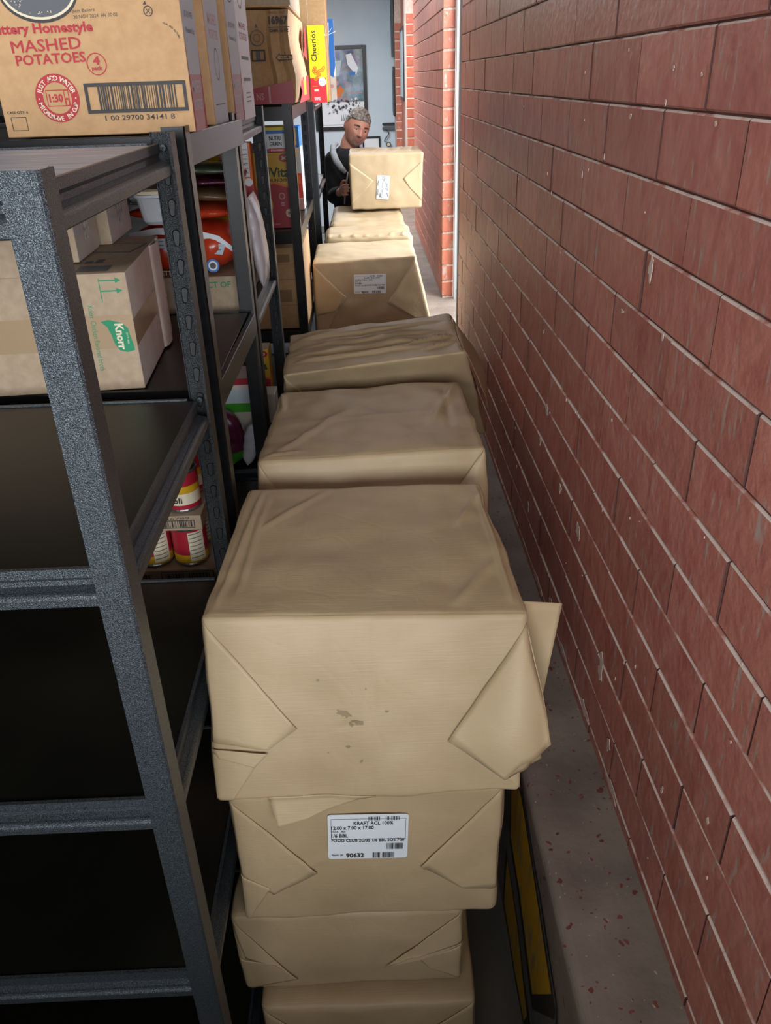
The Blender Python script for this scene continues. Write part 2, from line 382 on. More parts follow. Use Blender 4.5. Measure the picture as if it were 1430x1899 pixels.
pr = Print((LX - .003, 0, 0), (0, -1, 0), (0, 0, 1))  # u = -y
def P2(l): return [(-y, z) for y, z in l]
M['paint_yellow'] = noisy('worn_yellow_paint', '#c79a16', '#8f8562', 14, rough=.5, lo=.5, hi=.66, stretch=(1, 3, .6))
M['paint_black'] = noisy('worn_black_paint', '#16171a', '#2b2b2b', 14, rough=.5)
M['paint_grey'] = noisy('worn_grey_paint', '#57585a', '#6a6a66', 14, rough=.5)
ledge_art = []
pr.poly(P2([(1.40, .565), (1.22, .565), (1.0, .50), (.83, .435), (.80, .30), (.93, .15), (1.16, .10), (1.40, .12)]), 'paint_grey')
pr.poly(P2([(1.34, .545), (1.20, .556), (1.0, .485), (.83, .425), (.83, .395), (.975, .175), (1.01, .185), (1.17, .27), (1.29, .30)]), 'paint_black')
pr.poly(P2([(1.325, .53), (1.205, .54), (1.0, .468), (.865, .415), (.985, .212), (1.16, .30), (1.285, .325)]), 'paint_yellow')
pr.poly(P2([(1.33, .235), (1.15, .20), (.985, .10), (1.0, .02), (1.15, .01), (1.33, .04)]), 'paint_black')
pr.poly(P2([(1.31, .222), (1.16, .185), (1.01, .09), (1.03, .035), (1.15, .03), (1.31, .055)]), 'paint_yellow')
o = pr.mb.build('painted_lettering'); o.parent = ledge; o['label'] = 'worn yellow lettering with black outline on the ledge face'

# ---- brick walls: every brick proud of its recessed joint
def brick_mesh(name, L, Hh, D, m0, m1, ch=.0030, axis='x'):
    """face towards -X, length along Y, centred on the face; ch chamfer"""
    mb = MB(); l, h = L / 2, Hh / 2
    cy = .0012; back = [(D, -l, -h), (D, l, -h), (D, l, h), (D, -l, h)]
    mid = [(ch, -l, -h), (ch, l, -h), (ch, l, h), (ch, -l, h)]
    c = ch; fr = [(0, -l + cy, -h + c), (0, l - cy, -h + c), (0, l - cy, h - c), (0, -l + cy, h - c)]
    vs = back + mid + fr
    mb.add(vs, [(0, 1, 5, 4), (1, 2, 6, 5), (3, 0, 4, 7), (4, 5, 9, 8), (5, 6, 10, 9), (7, 4, 8, 11), (8, 9, 10, 11)], m0)
    mb.f += [(2, 3, 7, 6), (6, 7, 11, 10)]; i = mb.mi(m1); mb.m += [i, i]
    i = mb.mi('mortar' if m0 == 'brick' else m1); mb.m[1] = mb.m[2] = mb.m[4] = mb.m[5] = i
    if axis == 'y':  # face towards -Y, length along X
        mb.v = [(-y, x, z) for x, y, z in mb.v]
    me = bpy.data.meshes.new(name); me.from_pydata(mb.v, [], mb.f)
    for m in mb.mats: me.materials.append(m)
    me.polygons.foreach_set('material_index', mb.m); me.update()
    return me
def put(me, name, loc, parent):
    o = bpy.data.objects.new(name, me); COL.objects.link(o); o.location = loc; o.parent = parent; return o
CH, BL = .1025, .302
WX = .457
b = MB(); b.box((WX + .0045, -.2, 0), (WX + .1, 4.07, 3.0), 'mortar')
b.box((WX + .1, -.2, 0), (WX + .16, 4.07, 3.0), 'plaster'); b.box((WX + .16, -.2, 0), (2.6, -.1, 3.0), 'plaster'); b.box((2.5, -3, 0), (2.6, -.2, 3.0), 'plaster')
wall = struct(b, 'wall_right', 'red painted brick wall along the right side')
full = brick_mesh('brick', BL - .0025, CH - .003, .03, 'brick', 'worn')
stuff = MB()
rb = random.Random(3)
k = 0
for row in range(-11, 14):
    z1 = 1.9496 - row * CH; z0 = z1 - CH
    if z0 < LZ - .02: z0 = LZ - .02
    zc, hh = (z0 + z1) / 2, z1 - z0
    off = 1.179 if row % 2 == 0 else 1.034
    y = off - BL * 7
    while y < 4.07:
        y0, y1 = max(y, -.2), min(y + BL, 4.07); y += BL
        if y1 - y0 < .04: continue
        vis = (y1 > .7 and z1 < 2.5)
        part = abs((y1 - y0) - BL) > .001 or abs(hh - CH) > .001
        me = full if not part else brick_mesh('brick', y1 - y0 - .0025, hh - .003, .03, 'brick', 'worn')
        loc = (WX + rb.uniform(-.0012, .0012), (y0 + y1) / 2 + rb.uniform(-.001, .001), zc)
        if vis and k < 300:
            o = put(me, 'brick', loc, wall); k += 1
            o.rotation_euler = (rb.uniform(-.004, .004), 0, rb.uniform(-.004, .004))
        else:
            stuff.add([Vector(v.co) + Vector(loc) for v in me.vertices], [tuple(p.vertices) for p in me.polygons], 'brick')
if stuff.v:
    o = stuff.build('brick_courses'); o.parent = wall; o['kind'] = 'stuff'
# mortar smears and chips on the joints
sm = MB(); rs = random.Random(11)
for (y, z, w, h) in ((1.56, .985, .05, .05), (1.30, .80, .045, .10), (1.95, 1.13, .05, .035), (1.75, 1.00, .03, .03), (1.42, 1.52, .02, .012), (1.30, 1.62, .03, .05), (2.1, .76, .03, .05), (2.0, 1.02, .03, .03),
                     (1.15, .62, .12, .03), (1.38, .63, .1, .04), (1.6, .625, .12, .03), (1.9, .62, .15, .03), (2.3, .62, .15, .025), (1.75, .66, .05, .03), (1.2, .69, .03, .05)):
    pts = []
    for i in range(14):
        a = 2 * PI * i / 14; q = rs.uniform(.35, 1)
        pts.append((WX - .0022, y + w / 2 * q * math.cos(a), z + h / 2 * q * math.sin(a)))
    sm.add(pts, [tuple(range(14))], 'worn2')
for i in range(110):
    y = rs.uniform(.75, 3.9) ** 1; r_ = rs.randint(-5, 13); z = 1.9496 - r_ * CH + rs.uniform(-.02, .012)
    if rs.random() < .35: z = rs.uniform(.62, 2.1)
    if z < .6: continue
    w = rs.uniform(.003, .011); h = w * rs.uniform(.6, 2.6); pts = []
    for k_ in range(8): a = 2 * PI * k_ / 8; q = rs.uniform(.45, 1); pts.append((WX - .0018, y + w / 2 * q * math.cos(a), z + h / 2 * q * math.sin(a)))
    sm.add(pts, [tuple(range(8))], 'worn2')
o = sm.build('mortar_smears', solid=.0012); o.parent = wall; o['label'] = 'pale mortar smears on the red paint'; o['kind'] = 'stuff'

# white door frame at the end of the near brick wall
b = MB(); b.box((.576, 5.36, LZ), (.588, 5.40, 2.9), 'frame_grey'); b.box((.452, 4.072, LZ), (.462, 4.10, 2.9), 'frame_grey'); b.box((.462, 4.072, 2.9), (.588, 5.40, 3.0), 'frame_grey')
struct(b, 'trim_2', 'slim grey door frame of the side doorway beyond the red brick wall')
b = MB(); b.box((.62, 3.9, 0), (4.5, 20, LZ - .02), 'porch'); struct(b, 'floor_porch', 'bright concrete step outside the side doorway')
# far brick wall beyond the doorway, with its header end towards the viewer
b = MB(); b.box((.507, 5.418, LZ - .02), (.575, 8.3, 3.0), 'mortar_mid'); b.box((.504, 5.411, LZ - .02), (.575, 5.418, 3.0), 'mortar_pale')
b.box((.575, 5.44, LZ - .02), (.585, 8.3, 3.0), 'plaster')
wall2 = struct(b, 'wall_passage', 'brick wall beyond the doorway with pale mortar joints')
head = brick_mesh('brick', .072, CH - .009, .03, 'brick_far', 'worn2', axis='y')
side = brick_mesh('brick', BL - .004, CH - .005, .03, 'brick_far', 'mortar_mid')
st = MB(); k = 0
for row in range(-10, 14):
    z1 = 1.93 - row * CH; z0 = z1 - CH
    if z1 < LZ + .02: break
    if z0 < LZ - .02: continue
    zc = (z0 + z1) / 2
    put(head, 'brick', (.5375, 5.405, zc), wall2)
    y = 5.40 if row % 2 else 5.40 - BL / 2
    j = 0
    while y < 8.28:
        y0, y1 = max(y, 5.405), min(y + BL, 8.3); y += BL
        me = side if abs(y1 - y0 - BL) < .001 else brick_mesh('brick', y1 - y0 - .004, CH - .005, .03, 'brick_far', 'mortar_mid')
        loc = (.5, (y0 + y1) / 2, zc)
        if j < 5: put(me, 'brick', loc, wall2); k += 1
        else: st.add([Vector(v.co) + Vector(loc) for v in me.vertices], [tuple(p.vertices) for p in me.polygons], 'brick_far')
        j += 1
o = st.build('brick_courses'); o.parent = wall2; o['kind'] = 'stuff'
for x0, x1, y0, nm, lb in ((.535, .64, 10.2, 'wall_pier', 'narrow brick pier beyond the passage wall'), (.475, .56, 11.85, 'wall_corner_pier', 'last brick pier beside the end wall')):
    b = MB(); b.box((x0 + .005, y0 + .006, 0), (1.2, y0 + .5, 3.0), 'mortar_pale')
    p = struct(b, nm, lb)
    me = brick_mesh('brick', x1 - x0 - .004, CH - .012, .03, 'brick_far', 'worn2', axis='y')
    for row in range(24):
        put(me, 'brick', ((x0 + x1) / 2, y0, .1 + CH * row), p)
b = MB(); b.box((.56, 10.7, 0), (.75, 11.85, 3.0), 'brick_far'); struct(b, 'wall_recess', 'recessed brick wall between the two far piers')
b = MB(); b.box((.62, 8.3, 0), (.75, 10.2, 3.0), 'brick_far'); struct(b, 'wall_recess_near', 'recessed brick wall before the first far pier')

# ------------------------------------------------------------------ shelving units
def post(root, x, y, front, ht, fin, xdir=-1, slots=False, name='post'):
    """L-shaped upright, outer corner at (x, y); the side flange runs along Y, the end flange runs in xdir"""
    w, t, r = .040, .0018, .003
    sy = 1 if front else -1
    b = MB()
    prof = [(w * xdir, 0), (w * xdir, t * sy), (t * xdir + 0, t * sy), (t * xdir, w * sy), (0, w * sy), (0, r * sy), (r * xdir, 0)]
    # thin rolled lips at the free edges
    lip = .005
    prof = [(w * xdir, 0), (w * xdir, lip * sy), ((w - t) * xdir, lip * sy), ((w - t) * xdir, t * sy), (t * xdir, t * sy), (t * xdir, (w - t) * sy), (lip * xdir, (w - t) * sy), (lip * xdir, w * sy), (0, w * sy), (0, r * sy), (r * xdir, 0)]
    P = [Vector((x + px, y + py, 0)) for px, py in prof]
    if (sy * xdir) > 0: P = P[::-1]
    b.quadstrip(P, (0, 0, .0), (0, 0, ht), fin, closed=True)
    o = sub(b, name, root)
    if slots:
        s = MB(); z = .05
        yy = y - (t + .0006) if not front else y - .0006
        while z < ht - .03:
            cx = x + xdir * .021
            pts = []
            for i in range(10):
                a = PI * i / 9; pts.append((cx + .0052 * math.cos(a), yy, z + .016 + .005 * math.sin(a)))
            for i in range(6):
                a = PI + PI * i / 5; pts.append((cx - .001 + .0035 * math.cos(a), yy, z + .0035 * math.sin(a)))
            s.add(pts[::-1], [tuple(range(len(pts)))], 'black')
            rim = [Vector((cx + (p[0] - cx) * 1.25, yy, z + .009 + (p[2] - z - .009) * 1.12)) for p in pts]
            n = len(pts); rv = [Vector(p) for p in pts] + rim + [v + Vector((0, -.0014, 0)) for v in [(Vector(pts[i]) + rim[i]) / 2 for i in range(n)]]
            s.add(rv, [(i, (i + 1) % n, 2 * n + (i + 1) % n, 2 * n + i) for i in range(n)] + [(2 * n + i, 2 * n + (i + 1) % n, n + (i + 1) % n, n + i) for i in range(n)], fin)
            z += .0475
        q = sub(s, 'keyhole_slots', root); q.parent = root
        q['label'] = 'punched keyhole slots of the rear upright'; q['kind'] = 'stuff'
    return o
def step_prof(h=.046, d=.016):
    """rounded step beam profile as (outward, z)"""
    pr = [(-.022, 0), (-.016, 0), (-.0155, -.012), (-.019, -.017), (-.0185, -.024), (-.010, -.027)]
    for i in range(6):
        a = PI / 2 * i / 5; pr.append((-.010 + .009 * math.sin(a), -.034 + .007 * math.cos(a)))
    pr += [(-.001, -h + .002), (-.003, -h), (-.022, -h)]
    return pr
def flat_prof(h=.05): return [(-.012, 0), (-.0015, 0), (-.0005, -.001), (-.0005, -h + .001), (-.0015, -h), (-.012, -h)]
def beam(root, name, p0, p1, out, prof, fin, z0, z1=None, solid=True):
    """p0,p1 = (x, y) ends of the outer plane; out = outward unit vector (x, y)"""
    b = MB(); z1 = z0 if z1 is None else z1
    A = [Vector((p0[0] + out[0] * o, p0[1] + out[1] * o, z0 + z)) for o, z in prof]
    B = [Vector((p1[0] + out[0] * o, p1[1] + out[1] * o, z1 + z)) for o, z in prof]
    n = len(A); b.add(A + B, [(i, (i + 1) % n, n + (i + 1) % n, n + i) for i in range(n)] + [tuple(range(n))[::-1], tuple(range(n, 2 * n))], fin)
    return sub(b, name, root)
def unit(x, y0, y1, levels, ht, fin, step, lbl, width=1.22, slots=True, skew=0):
    root = empty('shelving_unit', (x - width / 2, (y0 + y1) / 2, 0), lbl, 'shelving', 'steel shelving units in a row')
    xl = x - width
    dk = M['hammer_shaded'] if step else fin; f0 = fin if y0 < 1 else dk
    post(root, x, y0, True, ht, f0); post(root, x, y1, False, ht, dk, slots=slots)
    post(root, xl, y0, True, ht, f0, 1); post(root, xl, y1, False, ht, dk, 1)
    for i, z in enumerate(levels):
        pf = step_prof() if step else flat_prof(.052)
        ins = .003
        for zz in (z,):
            beam(root, 'side_beam', (x - ins, y0 + .0405), (x - ins + (skew if i == 0 else skew * .3), y1 - .0405), (1, 0), pf, fin, zz)
            beam(root, 'side_beam', (xl + ins, y0 + .0405), (xl + ins, y1 - .0405), (-1, 0), pf, fin, zz)
            beam(root, 'long_beam', (x - .0405, y0 + ins), (xl + .0405, y0 + ins), (0, -1), pf, fin, zz)
            beam(root, 'long_beam', (x - .0405, y1 - ins), (xl + .0405, y1 - ins), (0, 1), pf, fin, zz)
        g = .026 if step else .016
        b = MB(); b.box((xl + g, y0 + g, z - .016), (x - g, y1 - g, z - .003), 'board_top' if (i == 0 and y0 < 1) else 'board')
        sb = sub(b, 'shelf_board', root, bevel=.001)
        if i == 0 and y0 < 1: sb['label'] = 'black top board with pale grey glare painted in'
    return root
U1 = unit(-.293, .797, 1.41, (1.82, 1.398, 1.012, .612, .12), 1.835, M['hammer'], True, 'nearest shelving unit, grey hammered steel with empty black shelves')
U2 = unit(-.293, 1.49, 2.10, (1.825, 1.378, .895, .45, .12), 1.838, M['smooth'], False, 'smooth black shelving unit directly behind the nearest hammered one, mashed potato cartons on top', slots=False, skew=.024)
U3 = unit(-.293, 2.125, 2.74, (1.812, 1.355, .90, .45, .12), 1.835, M['hammer'], True, 'third shelving unit from the front, hammered steel, topped by cartons with painted side glare')
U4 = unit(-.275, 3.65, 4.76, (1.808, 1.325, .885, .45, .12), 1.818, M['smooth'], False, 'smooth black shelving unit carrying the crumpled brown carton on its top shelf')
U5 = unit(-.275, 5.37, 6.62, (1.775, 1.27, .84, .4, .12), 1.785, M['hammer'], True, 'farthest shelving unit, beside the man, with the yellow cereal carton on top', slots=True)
# bolt heads on the near units' rear uprights
for u, x, y, z in ((U1, -.314, 1.4055, 1.812), (U1, -.314, 1.4055, 1.39)):
    b = MB(); n = 12
    for rr, yy in ((.006, 0), (.005, -.003), (.001, -.0036)):
        for i in range(n): b.v.append((x + rr * math.cos(2 * PI * i / n), y + yy - .002, z + rr * math.sin(2 * PI * i / n)))
    f = []
    for k in range(2):
        for i in range(n): f.append((k * n + i, k * n + (i + 1) % n, (k + 1) * n + (i + 1) % n, (k + 1) * n + i))
    b.f = f; b.m = [b.mi(M['hammer'])] * len(f)
    sub(b, 'bolt_head', u)

# ------------------------------------------------------------------ paper bales
def tril(c, u, v, w):
    FL, FR, BR, BL_, fl, fr, br, bl = c
    def bil(a, b, cc, d): return a * ((1 - u) * (1 - v) / 4) + b * ((1 + u) * (1 - v) / 4) + cc * ((1 + u) * (1 + v) / 4) + d * ((1 - u) * (1 + v) / 4)
    return bil(FL, FR, BR, BL_) * ((1 + w) / 2) + bil(fl, fr, br, bl) * ((1 - w) / 2)
class Shape:
    def __init__(s, corners, seed, r=.014, amp=.004, bulge=.006, creases=(), sag=0):
        s.c = [Vector(p) for p in corners]; s.seed = Vector((seed * 7.3, seed * 3.1, seed * 5.7)); s.r = r; s.amp = amp; s.b = bulge; s.cr = creases; s.sag = sag
        s.h = Vector(((s.c[1] - s.c[0]).length / 2, (s.c[2] - s.c[1]).length / 2, (s.c[0] - s.c[4]).length / 2))
    def at(s, p, lift=0):
        h = s.h; q = Vector((p[0] * h.x, p[1] * h.y, p[2] * h.z)); inn = Vector([max(-(h[i] - s.r), min(h[i] - s.r, q[i])) for i in range(3)])
        d = q - inn
        nn = d.normalized() if d.length > 1e-6 else Vector((0, 0, 1))
        m = max(abs(p[0]), abs(p[1]), abs(p[2]))
        q2 = inn + nn * s.r
        P = tril(s.c, q2.x / h.x, q2.y / h.y, q2.z / h.z)
        disp = s.amp * noise.noise((q + s.seed) * 7) + s.amp * .6 * noise.noise((q + s.seed) * 17)
        e = 1
        ax = max(range(3), key=lambda i: abs(p[i]))
        o = [i for i in range(3) if i != ax]
        e = (1 - p[o[0]] ** 2) * (1 - p[o[1]] ** 2)
        if not (ax == 2 and p[2] < 0): disp += s.b * e * (1 if ax != 2 else 0)
        if ax == 2: disp = min(disp, .001) if p[2] < 0 else disp - .0015
        if ax == 2 and p[2] > 0: disp -= s.sag * e
        for (fx, a, bb, w, hh) in s.cr:   # crease: face axis/sign, segment in the face's two coordinates
            if fx[0] != ax or fx[1] * p[ax] < 0: continue
            pu = Vector((p[o[0]], p[o[1]])); A = Vector(a); B = Vector(bb); AB = B - A
            t = max(0, min(1, (pu - A).dot(AB) / AB.length_squared)); dd = (pu - A - AB * t).length
            disp += 1.25 * hh * math.exp(-(dd / (w * .72)) ** 2) * (1 - (2 * t - 1) ** 4)
        return P + nn * (disp + lift)
def body(s, n, m):
    mb = MB(); t = [math.sin(PI / 2 * (2 * i / n - 1)) * .55 + (2 * i / n - 1) * .45 for i in range(n + 1)]
    idx = {}
    def key(p): return tuple(round(x, 5) for x in p)
    def gv(p):
        k = key(p)
        if k not in idx: idx[k] = len(mb.v); mb.v.append(tuple(s.at(p)))
        return idx[k]
    fi = mb.mi(m)
    for ax in range(3):
        for sg in (-1, 1):
            o = [i for i in range(3) if i != ax]
            for i in range(n):
                for j in range(n):
                    q = []
                    for a, b_ in ((i, j), (i + 1, j), (i + 1, j + 1), (i, j + 1)):
                        p = [0, 0, 0]; p[ax] = sg; p[o[0]] = t[a]; p[o[1]] = t[b_]; q.append(gv(p))
                    flip = (sg < 0) ^ (ax == 1)
                    mb.f.append(tuple(q[::-1]) if flip else tuple(q)); mb.m.append(fi)
    return mb
def flap(s, quad, lifts, m='kraft_fold', n=14, face=(1, -1), curl=0):
    """sheet lying on a face; quad = 4 (u, v) corners, lifts = 4 heights off the face"""
    mb = MB(); ax, sg = face; o = [i for i in range(3) if i != ax]
    for i in range(n + 1):
        for j in range(n + 1):
            a, c = i / n, j / n
            w = ((1 - a) * (1 - c), a * (1 - c), a * c, (1 - a) * c)
            u = sum(w[k] * quad[k][0] for k in range(4)); v = sum(w[k] * quad[k][1] for k in range(4)); l = sum(w[k] * lifts[k] for k in range(4))
            l += curl * math.sin(PI * a) * math.sin(PI * c)
            p = [0, 0, 0]; p[ax] = sg; p[o[0]] = u; p[o[1]] = v
            cp = [max(-1, min(1, x)) for x in p]
            P = s.at(cp, l) + (tril(s.c, *p) - tril(s.c, *cp))
            mb.v.append(tuple(P))
    fs = []
    for i in range(n):
        for j in range(n): fs.append((i * (n + 1) + j, (i + 1) * (n + 1) + j, (i + 1) * (n + 1) + j + 1, i * (n + 1) + j + 1))
    mb.f = fs; mb.m = [mb.mi(m)] * len(fs)
    return mb
def ship_label(root, s, quad, rot=0):
    """white shipping label, four (u, v) corners TL TR BR BL on the front face"""
    P = [s.at((u, -1, v), .0015) for u, v in quad]
    TL, TR, BR, BLc = P
    U = (TR - TL + BR - BLc) / 2; V = (TL - BLc + TR - BR) / 2
    if rot: U, V = -V, U; O = BR; O = TR
    w, h = U.length, V.length
    C = (TL + TR + BR + BLc) / 4
    N = U.cross(V).normalized()
    off = max((p - C).dot(N) for p in P) + .0012
    O = C - U / 2 - V / 2 + N * off
    V2 = N.cross(U.normalized())
    mb = MB(); r = .05 * h
    pts = []
    for cx, cy, a0 in ((w - r, r, -PI / 2), (w - r, h - r, 0), (r, h - r, PI / 2), (r, r, PI)):
        for i in range(4): a = a0 + PI / 2 * i / 3; pts.append((cx + r * math.cos(a), cy + r * math.sin(a)))
    un = U.normalized()
    mb.add([O + un * x + V2 * y for x, y in pts], [tuple(range(len(pts)))], 'paper_label')
    lb = sub(mb, 'shipping_label', root, solid=.0006); label(lb, 'white printed shipping label')
    pr = Print(O + N * .0008, U, V2, .0003); pr.step = .00006
    X = lambda a: a * w
    Y = lambda a: a * h
    pr.box(X(.04), Y(.45), X(.97), Y(.91), h * .006, 'grey_ink')
    pr.bars(X(.50), Y(.87), X(.66), Y(.955), 'ink', 9, 2); pr.bars(X(.72), Y(.87), X(.89), Y(.955), 'ink', 12, 3)
    pr.text('KRAFT RCL 100%', X(.32), Y(.775), X(.81), Y(.855), 'ink', .02)
    pr.text('12.00 x 7.00 x 17.00', X(.045), Y(.675), X(.57), Y(.755), 'ink', .02)
    pr.text('PACK   400', X(.045), Y(.615), X(.22), Y(.65), 'grey_ink', .01)
    pr.text('1/6 BBL', X(.045), Y(.50), X(.25), Y(.585), 'ink', .02)
    pr.text('FOOD CLUB 2C/3S 1/6 BBL SOS 70#', X(.045), Y(.39), X(.955), Y(.47), 'ink', .02)
    pr.bars(X(.73), Y(.22), X(.94), Y(.355), 'ink', 18, 5)
    pr.text('Item #:', X(.045), Y(.075), X(.19), Y(.125), 'ink', .01)
    pr.text('90632', X(.225), Y(.035), X(.45), Y(.14), 'ink', .03)
    pr.bars(X(.56), Y(.025), X(.65), Y(.15), 'ink', 8, 7); pr.bars(X(.68), Y(.025), X(.83), Y(.15), 'ink', 12, 8)
    o = pr.done(root, 'printed_lettering'); mw = o.location.copy(); o.parent = lb
    return lb
def cuboid(x0, x1, y0, y1, z0, z1, top=None):
    return [(x0, y0, z1), (x1, y0, z1), (x1, y1, z1), (x0, y1, z1), (x0, y0, z0), (x1, y0, z0), (x1, y1, z0), (x0, y1, z0)]
BG = 'kraft-wrapped bales of paper bags'
BI = [0]
def bale(lbl, corners, n=36, flaps=(), lab=None, rot=0, grp=BG, **k):
    BI[0] += 1
    c = [Vector(p) for p in corners]; base = sum((c[i] for i in range(4, 8)), Vector()) / 4
    root = empty('paper_bale', base, lbl, 'bale', grp)
    s = Shape(c, BI[0], **k)
    sub(body(s, n, 'kraft'), 'kraft_wrapping', root, smooth=True)
    for f in flaps:
        kw = f[2] if len(f) > 2 else {}
        sub(flap(s, f[0], f[1], **kw), 'folded_flap', root, smooth=True, solid=.0009)
    if lab: ship_label(root, s, lab, rot)
    return root, s
TRI = lambda a, b, c: (a, b, c, c)
F0 = .0012
# near stack, top to bottom
A1, A1S = bale('nearest top kraft bale, large wrapper flap lifting at its right edge',
     [(-.289, 1.065, 1.146), (.240, 1.045, 1.141), (.222, 1.525, 1.14), (-.270, 1.535, 1.14), (-.288, .960, .836), (.226, .952, .838), (.215, 1.50, .836), (-.285, 1.52, .836)],
     n=76, amp=.005, bulge=.006, r=.012,
     creases=[((2, 1), (-.93, -.95), (-.86, .95), .022, .006), ((2, 1), (-.82, -.8), (-.80, .9), .018, .005), ((2, 1), (.92, -.9), (.96, .9), .02, .006), ((2, 1), (.55, -.9), (.9, -.3), .04, .004), ((2, 1), (.7, .2), (.95, .8), .03, .005),
              ((1, -1), (0, 1), (.05, -.2), .02, -.002), ((1, -1), (-.2, -.2), (-.05, -.1), .03, -.002), ((2, 1), (-.8, .2), (-.3, .95), .03, .003)],
     flaps=[(((-1.0, .97), (-.44, -.16), (-.63, -.38), (-1.0, -.32)), (F0, .004, .006, F0)),
            (((-.98, -.37), (-.63, -.40), (-.72, -.55), (-.95, -.46)), (.006, .010, .009, .006)),
            (((-1.0, -.44), (-.70, -.52), (-.89, -.99), (-1.0, -.97)), (F0, .004, F0, F0)),
            (((.99, .88), (.51, -.33), (.86, -.66), (1.03, -.30)), (.002, .006, .034, .050), dict(curl=.016)),
            (((1.0, .88), (1.03, -.30), (.86, -.66), (1.10, -.58)), (.002, .050, .034, .012), dict(curl=.004)),
            (((1.0, -.4), (.62, -.42), (1.0, -.95), (1.0, -.95)), (F0, .0025, F0, F0)),
            (((-.66, -.94), (.05, -.95), (-.41, -1.17), (-.60, -1.24)), (.001, .001, .012, .014)),
            ])
M['scuff'] = mat('grease_scuff', '#8f7c5c', .45)
sc = MB(); q = random.Random(8)
for u0, v0, w_, h_ in ((-.14, -.02, .10, .05), (-.08, -.12, .09, .05), (-.12, -.38, .03, .025), (-.04, -.55, .02, .03), (.12, .0, .03, .02), (-.3, .35, .02, .02), (.0, .25, .012, .01), (-.25, -.45, .01, .012)):
    for _ in range(3):
        pts = []; cu, cv = u0 + q.uniform(-.3, .3) * w_, v0 + q.uniform(-.3, .3) * h_
        for i in range(11): a_ = 2 * PI * i / 11; r_ = q.uniform(.3, .8); pts.append(tuple(A1S.at((cu + w_ * r_ * math.cos(a_) * .6, -1, cv + h_ * r_ * math.sin(a_)), .0007)))
        sc.add(pts, [tuple(range(11))], 'scuff')
label(sub(sc, 'scuff_marks', A1), 'small greasy scuffs on the front')['kind'] = 'stuff'
# loose sheet of the wrapper standing out past the right edge
wg = MB(); n = 12
c4 = [Vector(q) for q in ((.228, 1.085, 1.137), (.306, 1.10, 1.118), (.272, 1.06, .92), (.228, 1.03, .862))]
for i in range(n + 1):
    for j in range(n + 1):
        a_, b_ = i / n, j / n; q = c4[0] * (1 - a_) * (1 - b_) + c4[1] * a_ * (1 - b_) + c4[2] * a_ * b_ + c4[3] * (1 - a_) * b_
        wg.v.append((q.x, q.y + .012 * math.sin(PI * a_) * math.sin(PI * b_), q.z))
wg.f = [(i * (n + 1) + j, (i + 1) * (n + 1) + j, (i + 1) * (n + 1) + j + 1, i * (n + 1) + j + 1) for i in range(n) for j in range(n)]; wg.m = [wg.mi(M['kraft_fold'])] * (n * n)
label(sub(wg, 'folded_flap', A1, smooth=True, solid=.001), 'loose wrapper sheet standing out at the right')
bale('second bale of the near stack, with the crisp white shipping label',
     [(-.272, .980, .832), (.204, .978, .832), (.20, 1.46, .832), (-.27, 1.46, .832), (-.277, .972, .508), (.197, .970, .510), (.195, 1.46, .508), (-.27, 1.46, .508)],
     n=60, bulge=.006, r=.014,
     creases=[((1, -1), (-.5, -.1), (-.3, .1), .03, .003), ((1, -1), (.35, -.3), (.45, 0), .03, .003)],
     flaps=[(((-1, .95), (-.39, -.14), (-.74, -.52), (-1, -.25)), (F0, .005, .004, F0)), (((-1, -.22), (-.76, -.42), (-.97, -.98), (-1, -.98)), (.003, .005, F0, F0)),
            (((1, 1), (.39, -.11), (.72, -.52), (1, -.6)), (F0, .006, .003, F0))],
     lab=[(-.30, .72), (.29, .68), (.29, .04), (-.30, .08)])
bale('third bale of the near stack, shifted left of the ones above',
     [(-.312, .985, .502), (.138, .985, .502), (.15, 1.45, .502), (-.283, 1.45, .502), (-.306, .99, .262), (.140, .99, .262), (.14, 1.45, .262), (-.28, 1.45, .262)],
     n=44, bulge=.006, r=.016,
     flaps=[(((-1, .98), (-.49, -.62), (-.66, -.18), (-.92, -.02)), (F0, .005, .008, .003)), (((-1, -.05), (-.65, -.20), (-.49, -.64), (-1, -.95)), (F0, .003, .003, F0)),
            (((1, .93), (.3, -.4), (.52, -.12), (1, .15)), (.002, .006, .012, .004)), (((1, .1), (.56, -.16), (.34, -.42), (.62, -.24)), (.002, .002, .004, .006)), (((1, .05), (.6, -.25), (.7, -.5), (1, -.95)), (F0, .003, .003, F0))])
bale('bottom bale of the near stack, on the floor',
     [(-.272, .955, .258), (.165, .95, .258), (.17, 1.44, .258), (-.26, 1.44, .258), (-.27, .96, .005), (.165, .955, .005), (.17, 1.44, .005), (-.26, 1.44, .005)],
     n=32, bulge=.006, r=.016,
     flaps=[(((-1, .98), (-.5, .1), (-.6, -.4), (-1, -.9)), (F0, .005, .003, F0)), (((1, .98), (.4, .1), (.6, -.3), (1, -.9)), (F0, .006, .004, F0))])
